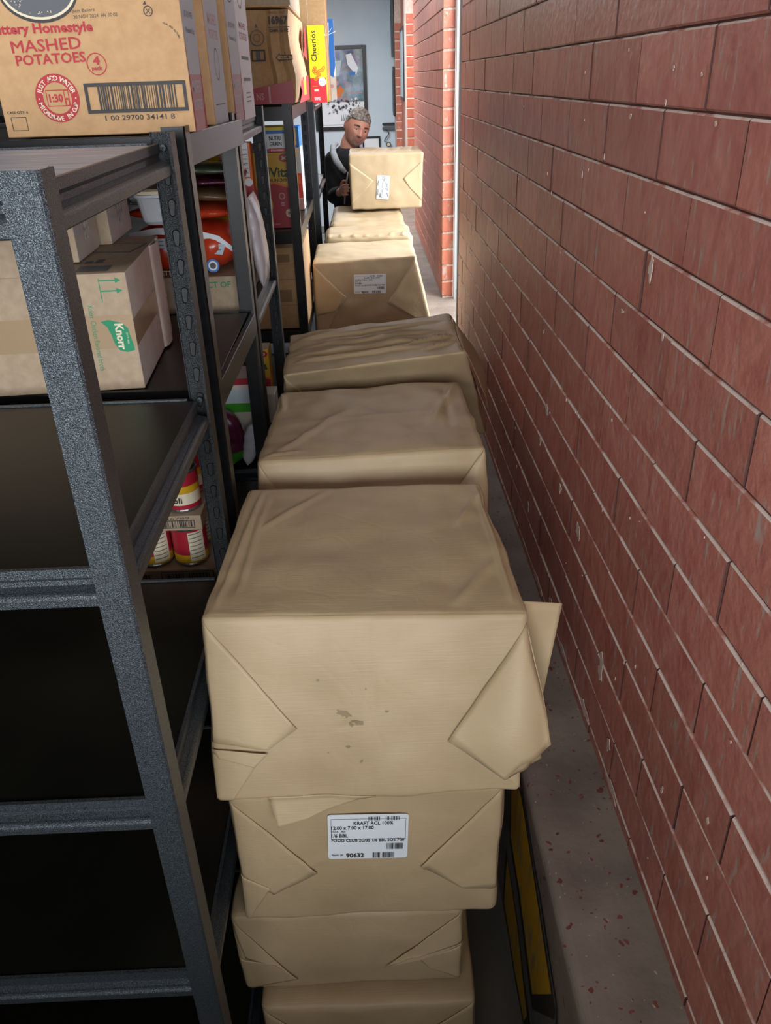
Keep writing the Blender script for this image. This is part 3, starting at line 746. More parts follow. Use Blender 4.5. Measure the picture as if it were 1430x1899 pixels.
# second stack
bale('plain-topped bale just behind the near stack',
     [(-.262, 1.655, 1.150), (.255, 1.665, 1.158), (.248, 2.15, 1.150), (-.253, 2.14, 1.140), (-.280, 1.59, .85), (.268, 1.60, .85), (.25, 2.13, .85), (-.255, 2.12, .85)],
     n=60, amp=.006, bulge=.007, r=.014,
     creases=[((2, 1), (-.9, -.95), (-.2, .3), .05, .004), ((2, 1), (-.7, -.3), (-.45, -.75), .02, .003), ((2, 1), (.95, .9), (.55, -.4), .06, .006), ((2, 1), (.8, .8), (.75, -.5), .04, -.004), ((2, 1), (-.97, .9), (-.9, .3), .03, .008), ((2, 1), (-.95, -.93), (-.6, -.82), .02, .004), ((2, 1), (-.9, -.1), (.9, .1), .05, .002)],
     flaps=[(((-1, .99), (-.5, -.3), (-.7, -.6), (-1, -.6)), (F0, .006, .004, F0)), (((1, .99), (.90, .80), (.45, -.2), (1, -.6)), (.004, .010, .012, .012), dict(curl=.014)), (((-.99, .99), (-.93, .8), (-.55, -.2), (-.99, -.6)), (.003, .008, .008, .004), dict(curl=.006)),
            ])
for z0, z1, dx, w in ((.57, .845, .0, 'second'), (.29, .565, -.01, 'third'), (.005, .285, .0, 'bottom')):
    bale('%s bale down in the stack behind the near one' % w, cuboid(-.26 + dx, .24 + dx, 1.64, 2.12, z0, z1), n=16)
# third stack: slumped, dark folds along its right side
bale('slumped bale with long wrinkles across its top, right side raised',
     [(-.250, 2.20, 1.166), (.272, 2.22, 1.210), (.275, 2.72, 1.190), (-.262, 2.62, 1.165), (-.262, 2.44, .85), (.375, 2.46, .85), (.395, 2.70, .85), (-.262, 2.64, .85)],
     n=72, amp=.008, bulge=.006, r=.014,
     creases=[((2, 1), (-.95, .55), (.95, .5), .05, .011), ((2, 1), (-.9, .15), (.9, .05), .04, .011), ((2, 1), (-.95, -.25), (.8, -.3), .05, .012), ((2, 1), (-.9, -.55), (.6, -.62), .05, .010), ((2, 1), (.4, -.5), (.95, -.2), .03, .012), ((2, 1), (-.7, -.08), (.4, -.12), .025, .006), ((2, 1), (-.6, .36), (.7, .3), .025, .006),
              ((2, 1), (.55, -.75), (.98, -.45), .03, .009), ((2, 1), (-.95, .8), (-.4, .9), .04, .006)],
     flaps=[(((-1, .95), (-.5, -.2), (-.7, -.5), (-1, -.6)), (F0, .006, .004, F0)), (((-.98, .99), (-.9, -.4), (.9, -.2), (1, .97)), (.002, .03, .04, .004), dict(face=(0, 1), curl=.022))])
for z0, z1, w in ((.57, .845, 'second'), (.29, .565, 'third'), (.005, .285, 'bottom')):
    bale('%s bale down in the stack under the slumped wrinkled bale' % w, cuboid(-.26, .255, 2.22, 2.69, z0, z1), n=16)
# far row
def far(lbl, x0, x1, y0, y1, z0, z1, **k):
    return bale(lbl, cuboid(x0, x1, y0, y1, z0, z1), **k)
bale('sunlit bale at the front of the far row, labelled, with wide envelope folds',
     [(-.265, 4.10, 1.100), (.250, 4.13, 1.118), (.245, 4.58, 1.12), (-.262, 4.56, 1.115), (-.268, 4.06, .70), (.345, 4.13, .70), (.33, 4.58, .70), (-.265, 4.56, .70)],
     n=48, amp=.006, bulge=.007, r=.014,
     flaps=[(((-1, .97), (-.42, .16), (-.62, -.18), (-1, -.3)), (F0, .020, .014, F0)), (((-1, -.25), (-.6, -.18), (-.85, -.8), (-1, -.9)), (F0, .004, F0, F0)),
            (((1, .97), (.29, -.06), (.75, -.5), (1, -.6)), (F0, .018, .010, F0))],
     lab=[(-.26, .66), (.33, .62), (.31, .16), (-.28, .20)])
for z0, z1, w in ((.36, .695, 'second'), (.005, .355, 'bottom')): far('%s bale down at the front of the far row' % w, -.26, .26, 4.08, 4.56, z0, z1, n=16)
far('middle bale of the far row, creased along its front top edge', -.225, .262, 4.60, 4.98, .72, 1.136, n=48, amp=.006, bulge=.006, r=.03,
    creases=[((2, 1), (-.9 + .28 * i, -.98), (-.85 + .28 * i, -.55), .05, .008) for i in range(7)] + [((2, 1), (-.95, -.2), (.95, 0), .1, .006)])
for z0, z1, w in ((.36, .715, 'second'), (.005, .355, 'bottom')): far('%s bale down in the middle of the far row' % w, -.235, .26, 4.60, 4.97, z0, z1, n=16)
far('rear bale of the far row, under the bale being set down', -.205, .245, 5.01, 5.80, .74, 1.142, n=48, amp=.007, bulge=.008, r=.035,
    creases=[((2, 1), (-.95, -.6), (.3, -.45), .08, .006), ((2, 1), (-.3, -.9), (.9, -.75), .06, .006)])
for z0, z1, w in ((.36, .735, 'second'), (.005, .355, 'bottom')): far('%s bale down at the rear of the far row' % w, -.22, .245, 5.01, 5.80, z0, z1, n=16)
# the bale the man is setting down
bale('bale held by the man at the far end, label turned sideways',
     [(-.083, 5.42, 1.487), (.383, 5.42, 1.490), (.385, 5.90, 1.490), (-.078, 5.90, 1.490), (-.078, 5.45, 1.158), (.372, 5.45, 1.158), (.375, 5.90, 1.158), (-.075, 5.90, 1.158)],
     n=44, amp=.005, bulge=.004, r=.014,
     creases=[((2, 1), (-.7 + .33 * i, -.9), (-.5 + .33 * i, .8), .06, .006) for i in range(5)],
     flaps=[(((-1, .72), (-.35, .04), (-.62, -.35), (-1, -.8)), (F0, .004, .003, F0)), (((1, .72), (.47, .08), (.66, -.25), (1, -.75)), (F0, .004, .003, F0))],
     lab=[(-.24, .24), (.11, .23), (.05, -.62), (-.28, -.60)], rot=1)

# ------------------------------------------------------------------ cartons on the shelves
class Carton:
    """box with its own frame: front-left-bottom corner at c, front width w, depth d, height h, turned by ang about z"""
    def __init__(s, name, lbl, cat, c, w, d, h, m='card', fm=None, ang=0, group=None, seam=None):
        s.c = Vector(c); s.w, s.d, s.h = w, d, h
        s.U = Vector((math.cos(ang), math.sin(ang), 0)); s.D = Vector((-math.sin(ang), math.cos(ang), 0)); s.Z = Vector((0, 0, 1))
        s.root = empty(name, s.c + s.U * w / 2 + s.D * d / 2, lbl, cat, group)
        mx = Matrix.Translation(s.c) @ Matrix.Rotation(ang, 4, 'Z')
        mb = MB(); mb.box((0, 0, 0), (w, d, h), m, fm, mx); sub(mb, 'carton_body', s.root, bevel=.0018)
        if seam:
            mb = MB(); mb.box((.001, d / 2 - .024, h - .0002), (w - .001, d / 2 + .024, h + .0006), seam, None, mx); sub(mb, 'tape_strip', s.root)
    def front(s): return Print(s.c, s.U, s.Z)
    def right(s): return Print(s.c + s.U * s.w, s.D, s.Z)
    def top(s): return Print(s.c + s.Z * s.h, s.U, s.D)
# mashed potato cartons on the second unit's top shelf
GC = 'large cartons on the top shelves'
def mash_side_glare(bx, pale='white_card'):  # whole side face paled: window glare is put into the print colours
    d, h = bx.d, bx.h; p = bx.right()
    p.rect(.0, 0, d, h, 'pale_blue' if pale else 'card')
    p.rect(.003, 0, d * .98, h * .30, 'pale_red'); p.poly([(0, 0), (d * .09, 0), (0, h * .55)], 'red_ink')
    p.poly([(d, 0), (d * .84, 0), (d, h * .45)], 'red_ink')
    p.text('MASHED', d * .15, h * .2, d * .8, h * .27, 'pale_blue', .02); p.text('POTATOES', d * .15, h * .11, d * .8, h * .17, 'pale_blue', .02)
    p.text('JUST ADD WATER', d * .18, h * .58, d * .8, h * .62, 'grey_ink'); p.text('Microwave in Cup', d * .18, h * .50, d * .8, h * .54, 'grey_ink')
    p.disc(d * .5, h * .8, d * .3, 'grey_ink', h * .06); p.disc(d * .5, h * .8, d * .26, 'pale_blue', h * .05)
    p.done(bx.root)
bx = Carton('shipping_carton', 'brown mashed potatoes carton with red lettering and a barcode, nearest on the top shelf', 'box', (-.604, 1.535, 1.827), .321, .12, .29, group=GC)
p = bx.front()
p.disc(.098, .212, .064, 'ink', .046); p.disc(.098, .213, .0605, 'cream', .0425); p.disc(.098, .214, .057, 'grey_ink', .040)
rr = random.Random(5)
for i in range(150):
    a = rr.uniform(0, 2 * PI); q = math.sqrt(rr.random()) * .94
    u, v = .098 + .056 * q * math.cos(a), .214 + .039 * q * math.sin(a); p.rect(u, v, u + .0018, v + .0012, 'cream'); p.e -= p.step
p.e += p.step
p.poly([(-.0 + .002, .207), (.158, .201), (.168, .207), (.170, .232), (.002, .238)], 'ink')
p.poly([(.006, .212), (.135, .209), (.150, .216), (.150, .232), (.006, .234)], 'cream')
p.poly([(.060, .183), (.075, .180), (.105, .183), (.13, .19), (.13, .196), (.1, .198), (.07, .194)], 'grey_ink')
p.text('Best Before', .147, .1785, .184, .183, 'ink', .0, shear=.002); p.text('30 NOV 2024  HV 00:02', .148, .1705, .219, .1755, 'ink', 0, shear=.002)
p.text('Buttery Homestyle', .005, .147, .176, .166, 'red_ink', .035, shear=.001)
p.text('MASHED', .038, .125, .1515, .142, 'red_ink', 0, shear=.004); p.text('MASHED', .0388, .1252, .1523, .1422, 'red_ink', 0, shear=.004); p.text('MASHED', .0384, .1246, .1519, .1416, 'red_ink', 0, shear=.004); p.text('POTATOES', .041, .1065, .156, .122, 'red_ink', .025, shear=.003)
p.ring(.172, .106, .0165, .0148, 'red_ink'); p.text('4', .167, .105, .178, .1175, 'red_ink', .06); p.text('pack', .163, .0955, .181, .103, 'red_ink', .04)
p.disc(.097, .058, .0365, 'red_ink'); p.disc(.097, .058, .0235, 'card')
p.arc('JUST ADD WATER', .097, .058, .0297, PI * .90, PI * .10, .0072, 'cream', .02); p.arc('MICROWAVE IN CUP', .097, .058, .0305, PI * 1.10, PI * 1.90, .0072, 'cream', .02, inward=True)
p.disc(.0665, .0575, .0012, 'cream'); p.disc(.1275, .0575, .0012, 'cream')
p.rect(.079, .0455, .117, .0705, 'red_ink'); p.rect(.0805, .047, .1085, .069, 'card'); p.text('1:30', .083, .0515, .1065, .0645, 'red_ink', .05); p.rect(.110, .058, .1155, .0685, 'card'); p.rect(.1110, .0475, .1145, .055, 'card')
p.box(.144, .033, .314, .0785, .0055, 'ink'); p.bars(.166, .0385, .296, .0735, 'ink', 34, 12)
p.text('1 00 29700 34141 8', .171, .0215, .289, .0295, 'ink', .01)
p.text('CASE QTY: 6', .008, .0355, .043, .0405, 'ink', .02); p.box(.012, .0105, .038, .0315, .0009, 'ink')
p.poly([(.262, .187), (.268, .187), (.266, .192)], 'ink'); p.ring(.269, .178, .0075, .0062, 'ink'); p.text('X', .265, .1745, .273, .1815, 'ink'); p.arc('TEAR AND RETURN', .282, .128, .034, PI * .42, PI * .12, .003, 'ink')
p.done(bx.root); mash_side_glare(bx)
bx = Carton('shipping_carton', 'brown carton with a small black square mark, second on the top shelf', 'box', (-.62, 1.83, 1.824), .325, .185, .33, group=GC)
p = bx.front(); p.rect(.285, .022, .303, .045, 'black'); p.poly([(.290, .026), (.298, .026), (.298, .041), (.293, .034)], 'card'); p.poly([(.22, 0), (.282, 0), (.235, .13), (.225, .13)], 'red_ink'); p.done(bx.root)
p = bx.right(); p.rect(0, 0, .185, .33, 'pale_blue'); p.rect(0, 0, .02, .33, 'white_card'); p.text('MASHED', .04, .18, .15, .20, 'pale_red', .02); p.text('POTATOES', .04, .155, .15, .172, 'pale_red', .02); p.ring(.1, .11, .03, .027, 'grey_ink'); p.rect(.03, .035, .16, .037, 'grey_ink'); p.text('INGREDIENTS', .04, .24, .15, .25, 'grey_ink'); p.done(bx.root)  # pale right side is glare painted over the brown card
bx = Carton('shipping_carton', 'carton with its printed side paled by painted glare, third on the top shelf', 'box', (-.62, 2.168, 1.815), .320, .178, .34, group=GC); mash_side_glare(bx)
bx = Carton('shipping_carton', 'printed carton with its side whitened by painted glare, fourth on the top shelf, beside the third', 'box', (-.62, 2.352, 1.812), .318, .245, .35, group=GC)
p = bx.right(); p.rect(0, 0, .245, .35, 'white'); p.disc(.12, .29, .05, 'grey_ink', .035); p.disc(.12, .29, .044, 'white', .03); p.text('MASHED', .06, .21, .19, .225, 'red_ink', .02); p.text('POTATOES', .05, .185, .2, .202, 'red_ink', .02)  # white side panel is window glare put into the colour
for v in (.14, .09): p.rect(.05, v, .2, v + .008, 'grey_ink')
for v in (.06, .05, .04): p.rect(.08, v, .17, v + .003, 'grey_ink')
p.done(bx.root)
# crumpled brown carton with torn red base on unit four
root = empty('shipping_carton', (-.50, 4.1, 1.812), 'crumpled brown carton numbered 16967 with a dented side and red base', 'box', GC)
def dent(x0, x1, y0, y1, z0, z1, m, name, root, amp, seed, fm=None, nx=14, nz=16, extra=None):
    """carton body with buckled faces"""
    mb = MB()
    def P(u, v, w):
        x = x0 + (x1 - x0) * u; y = y0 + (y1 - y0) * v; z = z0 + (z1 - z0) * w
        q = Vector((x * 9 + seed, y * 9, z * 5)); e = math.sin(PI * w) ** .5
        dx = amp * noise.noise(q) * e; dy = amp * noise.noise(q + Vector((5, 9, 2))) * e
        if extra: ex = extra(u, v, w); dx += ex[0]; dy += ex[1]
        return (x + dx, y + dy, z)
    def face(f, nu, nv, m):
        b0 = len(mb.v)
        for i in range(nu + 1):
            for j in range(nv + 1): mb.v.append(P(*f(i / nu, j / nv)))
        k = mb.mi(m)
        for i in range(nu):
            for j in range(nv): a = b0 + i * (nv + 1) + j; mb.f.append((a, a + nv + 1, a + nv + 2, a + 1)); mb.m.append(k)
    fm = fm or {}
    face(lambda a, b: (a, 0, b), nx, nz, fm.get('front', m)); face(lambda a, b: (1, a, b), nx, nz, fm.get('right', m)); face(lambda a, b: (1 - a, 1, b), nx, nz, m); face(lambda a, b: (0, 1 - a, b), nx, nz, m); face(lambda a, b: (a, b, 1), 6, 6, m); face(lambda a, b: (a, 1 - b, 0), 6, 6, m)
    return sub(mb, name, root, smooth=False)
def ex(u, v, w):
    return (.014 * math.exp(-((w - .3) / .15) ** 2) * (u - .3) - .01 * math.exp(-((w - .75) / .2) ** 2) * u, .045 * math.exp(-((u - .80) / .035) ** 2) * (1 - .6 * w) * (1 - v) + .02 * math.exp(-((u - .92) / .04) ** 2) * (1 - v))
dent(-.72, -.262, 3.69, 4.55, 1.8195, 2.145, 'card', 'carton_body', root, .022, 3, {'right': 'card'}, nx=26, extra=ex)
pr = Print((-.72, 3.672, 1.815), (1, 0, 0), (0, 0, 1)); pr.e = .002
pr.poly([(.20, .002), (.455, .002), (.455, .085), (.41, .078), (.27, .055), (.20, .052)], 'crimson'); pr.text('NS', .305, .018, .335, .043, 'pale_red', .02); pr.rect(.355, .005, .362, .066, 'pale_red')
pr.text('16967', .378, .278, .452, .308, 'ink', .04); pr.rect(.375, .268, .458, .271, 'ink'); pr.text('GROSS  WGT', .378, .315, .445, .322, 'ink'); pr.text('CHIPS 12 OZ', .378, .253, .455, .264, 'ink', .05)
pr.ring(.328, .235, .028, .025, 'grey_ink'); pr.ring(.328, .235, .014, .012, 'grey_ink'); pr.poly([(.322, .27), (.328, .285), (.334, .27)], 'grey_ink')
pr.box(.300, .155, .355, .195, .005, 'ink'); pr.rect(.32, .16, .335, .19, 'grey_ink')
pr.poly([(.395, .166), (.412, .182), (.412, .175), (.462, .175), (.462, .157), (.412, .157), (.412, .150)], 'ink'); pr.poly([(.399, .166), (.410, .1765), (.410, .172), (.460, .172), (.460, .160), (.410, .160), (.410, .1555)], 'card'); pr.text('CLUB', .414, .162, .448, .170, 'ink', .05)
pr.done(root)
pr = Print((-.2575, 3.70, 1.815), (0, 1, 0), (0, 0, 1)); pr.e = .008
pr.poly([(.1, 0), (.85, .0), (.85, .105), (.12, .09), (.3, .04)], 'scarlet'); pr.rect(.42, .025, .62, .085, 'gold'); pr.poly([(.55, .19), (.84, .17), (.84, .3), (.76, .31), (.7, .22)], 'scarlet')
pr.done(root)
b = MB(); b.box((-.74, 3.62, 2.149), (-.255, 4.3, 2.156), 'card'); b.box((-.74, 3.70, 2.156), (-.255, 4.3, 2.40), 'card_dull'); rt = empty('shipping_carton', (-.5, 4, 2.149), 'pale brown carton stacked on the crumpled one, its flap standing out', 'box', GC); sub(b, 'carton_body', rt, bevel=.002)
bx = Carton('shipping_carton', 'tall plain brown carton behind the yellow cereal box', 'box', (-.56, 5.62, 1.776), .378, .30, .66, group=GC, m='card')
p = bx.front(); p.rect(.19, 0, .194, .66, 'card_edge'); p.rect(.27, 0, .272, .66, 'white_card'); p.done(bx.root)
b = MB()
for i in range(5):
    a = .5 + i * .5; b.add([(-.185, 5.61, 2.13), (-.185 + .075 * math.cos(a), 5.60, 2.13 + .075 * math.sin(a) * .7), (-.175 + .06 * math.cos(a + .3), 5.605, 2.12 + .06 * math.sin(a + .3) * .6)], [(0, 1, 2)], 'white_film')
q = sub(b, 'torn_tape', bx.root, solid=.001); q['label'] = 'torn clear tape sticking out of the corner'
# cereal boxes on unit five
bx = Carton('cereal_box', 'tall yellow and red honey nut cereal box standing on the farthest shelf end', 'cereal box', (-.286, 5.42, 1.778), .094, .15, .398, m='yellow')
p = bx.front(); p.rect(0, 0, .094, .130, 'scarlet'); p.rect(0, .130, .094, .398, 'yellow'); p.text('Cheerios', .014, .215, .046, .372, 'ink', .015, rot=1); p.text('Honey Nut', .055, .24, .063, .33, 'orange', 0, rot=1)
for i in range(16):
    rr.seed(i); u, v = rr.uniform(.006, .075), rr.uniform(.118, .185); p.ring(u + .01, v, .0095, .004, rr.choice(('orange', 'gold', 'orange')), 14)
p.disc(.070, .110, .022, 'white', .024); p.text('NET WT', .056, .108, .084, .116, 'ink'); p.text('18.8 OZ', .058, .098, .082, .105, 'ink'); p.rect(.02, .06, .045, .072, 'cream'); p.rect(.012, .085, .04, .09, 'orange'); p.text('General', .018, .022, .052, .031, 'white', .03); p.text('whole grain', .018, .012, .056, .019, 'white', .03); p.done(bx.root)
bx = Carton('cereal_box', 'blue and white cereal box behind the yellow one on the farthest shelf', 'cereal box', (-.282, 6.02, 1.778), .133, .06, .46, m='white')
p = bx.front(); p.rect(.075, .0, .133, .14, 'white_card'); p.poly([(.07, .16), (.118, .13), (.133, .20), (.133, .46), (.07, .46)], 'blue'); p.poly([(.085, .2), (.092, .2), (.104, .44), (.092, .44)], 'white'); p.disc(.105, .08, .012, 'pale_red'); p.done(bx.root)

# second unit, second shelf: broth carton and the white cartons on it
ZB = 1.3785
bx = Carton('shipping_carton', 'brown carton with green arrows and a green leaf-shaped logo on the shelf', 'box', (-.945, 1.532 - .055, ZB), .505, .40, .222, m='card_dull', fm={'right': 'white_card', 'top': 'card_dull'}, ang=.070)
p = bx.front(); W0 = .505
M['paper_tape'] = mat('brown_paper_tape', '#9d8464', .35); p.rect(0, .082, W0, .145, 'paper_tape')
X0 = .505
p.rect(X0 - .050, .171, X0 - .0485, .213, 'green_ink')
for v in (.209, .190):
    p.rect(X0 - .049, v - .0012, X0 - .018, v + .0012, 'green_ink'); p.poly([(X0 - .020, v - .005), (X0 - .009, v), (X0 - .020, v + .005)], 'green_ink')
p.poly([(X0 - .060, .134), (X0 - .045, .137), (X0 - .022, .130), (X0 - .012, .120), (X0 - .010, .105), (X0 - .007, .090), (X0 - .006, .077), (X0 - .020, .074), (X0 - .034, .078), (X0 - .041, .090), (X0 - .045, .110), (X0 - .050, .124)], 'green_ink')
p.text('Knorr', X0 - .036, .079, X0 - .020, .129, 'cream', .035, rot=3); p.text('SINCE 1838', X0 - .017, .09, X0 - .014, .112, 'cream', 0, rot=3)
p.text('Knorr Chicken flavored broth', X0 - .078, .04, X0 - .068, .165, 'green_ink', .0, rot=3); p.done(bx.root)
p = bx.right(); p.rect(0, .085, .40, .135, 'tape'); p.rect(.07, .085, .073, .135, 'card_edge'); p.rect(.16, .085, .163, .135, 'card_edge'); o = p.done(bx.root, 'tape_strip'); o['label'] = 'brown packing tape around the side'
b = MB(); n = 10
mxk = Matrix.Translation(bx.c) @ Matrix.Rotation(.070, 4, 'Z')
for i in range(n + 1):
    a = PI * i / n; y = .27 + .045 * (1 - math.cos(a)); x = .5052 + .010 * math.sin(a)
    b.v += [tuple(mxk @ Vector((x, y, .002))), tuple(mxk @ Vector((x, y, .222)))]
b.f = [(2 * i, 2 * i + 2, 2 * i + 3, 2 * i + 1) for i in range(n)]; b.m = [b.mi(M['white_card'])] * n
o = sub(b, 'bulging_panel', bx.root, smooth=True)
p = bx.top(); 
for i in range(6): p.rect(.33 + .02 * i, .10, .345 + .02 * i, .11 + .012 * (i % 3), 'grey_ink')
p.rect(.41, .02, .47, .07, 'grey_ink'); p.poly([(.38, .22), (.48, .20), (.50, .30), (.40, .32)], 'grey_ink'); p.poly([(.385, .225), (.476, .207), (.494, .296), (.404, .314)], 'card_dull'); p.done(bx.root)
ZT = ZB + .2235
for x, y, d, lb in ((-.553, 1.60, .17, 'white carton with shiny tape on top of the brown broth carton, nearer one'), (-.541, 1.79, .215, 'white carton with wrinkled tape on top of the brown broth carton, farther one')):
    bx = Carton('small_carton', lb, 'box', (x - .25, y, ZT), .25, d, .15, m='card_dull', fm={'right': 'white_card'}, ang=.05, group='white cartons on the broth carton')
    p = bx.right(); p.rect(d * .40, .045, d * .68, .15, 'cleartape'); p.rect(d * .42, .03, d * .6, .045, 'cleartape'); p.poly([(d * .3, .10), (d * .38, .15), (d * .3, .15)], 'green_ink'); p.text('Fresh', d * .1, .045, d * .3, .06, 'pale_blue', .02); p.text('Product', d * .35, .07, d * .85, .082, 'grey_ink'); p.done(bx.root)
bx = Carton('small_carton', 'brown carton lying on the broth carton at the shelf front, mostly behind the upright', 'box', (-.92, 1.485, ZT), .31, .10, .065, m='card_dull')

# produce carton and the bags stacked on it
ZC = 1.3558
bx = Carton('shipping_carton', 'brown carton with green lettering under the stack of pasta bags', 'box', (-.66, 2.17, ZC), .325, .42, .095, m='card_dull')
p = bx.front(); p.text('PRODUCT OF', .165, .066, .30, .082, 'green_ink', .02); p.text('QTY 33', .06, .036, .125, .048, 'ink', .02); p.done(bx.root)
def pillow(name, lbl, c, dims, m, root=None, yaw=0, tilt=0, e=.55, seed=1, bands=(), prints=None, cat='food bag', group=None):
    """sealed film bag: flattened pillow with crimped ends"""
    hx_, hy, hz = (d / 2 for d in dims); n1, n2 = 26, 24; mb = MB()
    mx = Matrix.Translation(c) @ Matrix.Rotation(yaw, 4, 'Z') @ Matrix.Rotation(tilt, 4, 'Y')
    for i in range(n1 + 1):
        t = -1 + 2 * i / n1; prof = max(0, 1 - abs(t) ** 3.2) ** .6
        for j in range(n2):
            a = 2 * PI * j / n2; ca, sa = math.cos(a), math.sin(a)
            y = math.copysign(abs(ca) ** .75, ca) * hy * (.9 + .1 * prof); z = math.copysign(abs(sa) ** .85, sa) * hz * (prof + .03)
            q = Vector((t * 3, y * 14, z * 14)) + Vector((seed * 3.3, 0, 0))
            k = 1 + .16 * noise.noise(q) * prof
            mb.v.append(tuple(mx @ Vector((t * hx_ + .004 * noise.noise(q * 3), y * k, z * k))))
    for i in range(n1):
        tt = -1 + 2 * (i + .5) / n1
        mm = m
        for (b0, b1, bm) in bands:
            if b0 <= tt < b1: mm = bm
        k = mb.mi(mm)
        for j in range(n2): mb.f.append((i * n2 + j, (i + 1) * n2 + j, (i + 1) * n2 + (j + 1) % n2, i * n2 + (j + 1) % n2)); mb.m.append(k)
    mb.f += [tuple(range(n2))[::-1], tuple(range(n1 * n2, n1 * n2 + n2))]; mb.m += [mb.mi(m)] * 2
    root = root or empty(name, Vector(c) - Vector((0, 0, hz)), lbl, cat, group)
    sub(mb, 'film_bag', root, smooth=True); return root
GP = 'food bags stacked on the brown carton'
r = pillow('pasta_bag', 'big orange bag with a white stripe and nutrition panel, lowest of the stack', (-.485, 2.31, 1.517), (.31, .24, .120), 'orange_film', group=GP, seed=2)
pr = Print((-.64, 2.186, 1.452), (1, 0, 0), (0, .10, 1)); pr.e = .004
pr.poly([(.03, .112), (.10, .122), (.18, .120), (.26, .098), (.30, .065), (.30, .052), (.26, .082), (.18, .102), (.10, .106), (.03, .098)], 'white')
pr.rect(.05, .065, .12, .096, 'pale_blue')
for i in range(3): pr.rect(.055, .07 + .009 * i, .115, .072 + .009 * i, 'grey_ink')
pr.poly([(.17, .066), (.265, .05), (.275, .076), (.17, .09)], 'pale_blue')
for i in range(4): pr.rect(.18, .062 + .006 * i, .262 - .004 * i, .064 + .006 * i, 'grey_ink')
pr.rect(.05, .03, .10, .055, 'scarlet'); pr.text('LONG', .055, .036, .085, .046, 'cream', .02); pr.disc(.237, .024, .017, 'blue'); pr.disc(.237, .024, .012, 'white'); pr.disc(.237, .024, .008, 'grey_ink'); pr.text('SPAGHETTI', .05, .004, .13, .015, 'cream', .02); pr.rect(.195, .022, .21, .036, 'blue')
pr.done(r)
r = pillow('pasta_bag', 'scarlet bag with a gold star, second from the bottom of the bag stack', (-.475, 2.31, 1.605), (.29, .22, .038), 'orange_film', group=GP, seed=4, tilt=.03)
pr = Print((-.62, 2.192, 1.583), (1, 0, 0), (0, .15, 1)); pr.e = .003; pr.poly([(.16, 0), (.175, .012), (.19, 0), (.20, .03), (.165, .032)], 'gold'); pr.done(r)
pillow('bean_bag', 'brown patterned bag in the middle of the bag stack', (-.455, 2.30, 1.646), (.26, .2, .034), 'brown_film', group=GP, seed=6, tilt=.06)
r = pillow('pasta_bag', 'dark red bag under the topmost green one in the bag stack', (-.47, 2.32, 1.677), (.29, .2, .020), 'purple_film', group=GP, seed=8, tilt=.02)
r = pillow('herb_bag', 'dark green film bag on top of the bag stack', (-.47, 2.32, 1.705), (.30, .2, .026), 'green_film', group=GP, seed=9, tilt=.03)
# white tub on the broth carton's far side
def rrect(w, d, r, n=5):
    o = []
    for cx, cy, a0 in ((w / 2 - r, -d / 2 + r, -PI / 2), (w / 2 - r, d / 2 - r, 0), (-w / 2 + r, d / 2 - r, PI / 2), (-w / 2 + r, -d / 2 + r, PI)):
        for i in range(n): a = a0 + PI / 2 * i / (n - 1); o.append((cx + r * math.cos(a), cy + r * math.sin(a)))
    return o
def loft(rings, m, cap=True):
    mb = MB(); n = len(rings[0])
    for r_ in rings: mb.v += [tuple(p) for p in r_]
    k = mb.mi(m)
    for i in range(len(rings) - 1):
        for j in range(n): mb.f.append((i * n + j, i * n + (j + 1) % n, (i + 1) * n + (j + 1) % n, (i + 1) * n + j)); mb.m.append(k)
    if cap: mb.f += [tuple(range(n))[::-1], tuple(range((len(rings) - 1) * n, len(rings) * n))]; mb.m += [k, k]
    return mb
def rr_ring(c, w, d, r, z): return [(c[0] + x, c[1] + y, z) for x, y in rrect(w, d, r)]
root = empty('plastic_tub', (-.474, 2.045, 1.606), 'pale grey plastic tub with a rounded rim behind the white cartons', 'tub')
C_ = (-.474, 2.05); z0 = 1.608
sub(loft([rr_ring(C_, .085, .075, .02, z0), rr_ring(C_, .10, .09, .025, z0 + .008), rr_ring(C_, .118, .105, .03, z0 + .06), rr_ring(C_, .128, .115, .03, z0 + .062), rr_ring(C_, .128, .115, .03, z0 + .068)], 'tub'), 'tub_body', root, smooth=False)
sub(loft([rr_ring(C_, .13, .117, .03, z0 + .069), rr_ring(C_, .132, .119, .03, z0 + .076), rr_ring(C_, .11, .10, .03, z0 + .080)], 'cream'), 'lid', root)

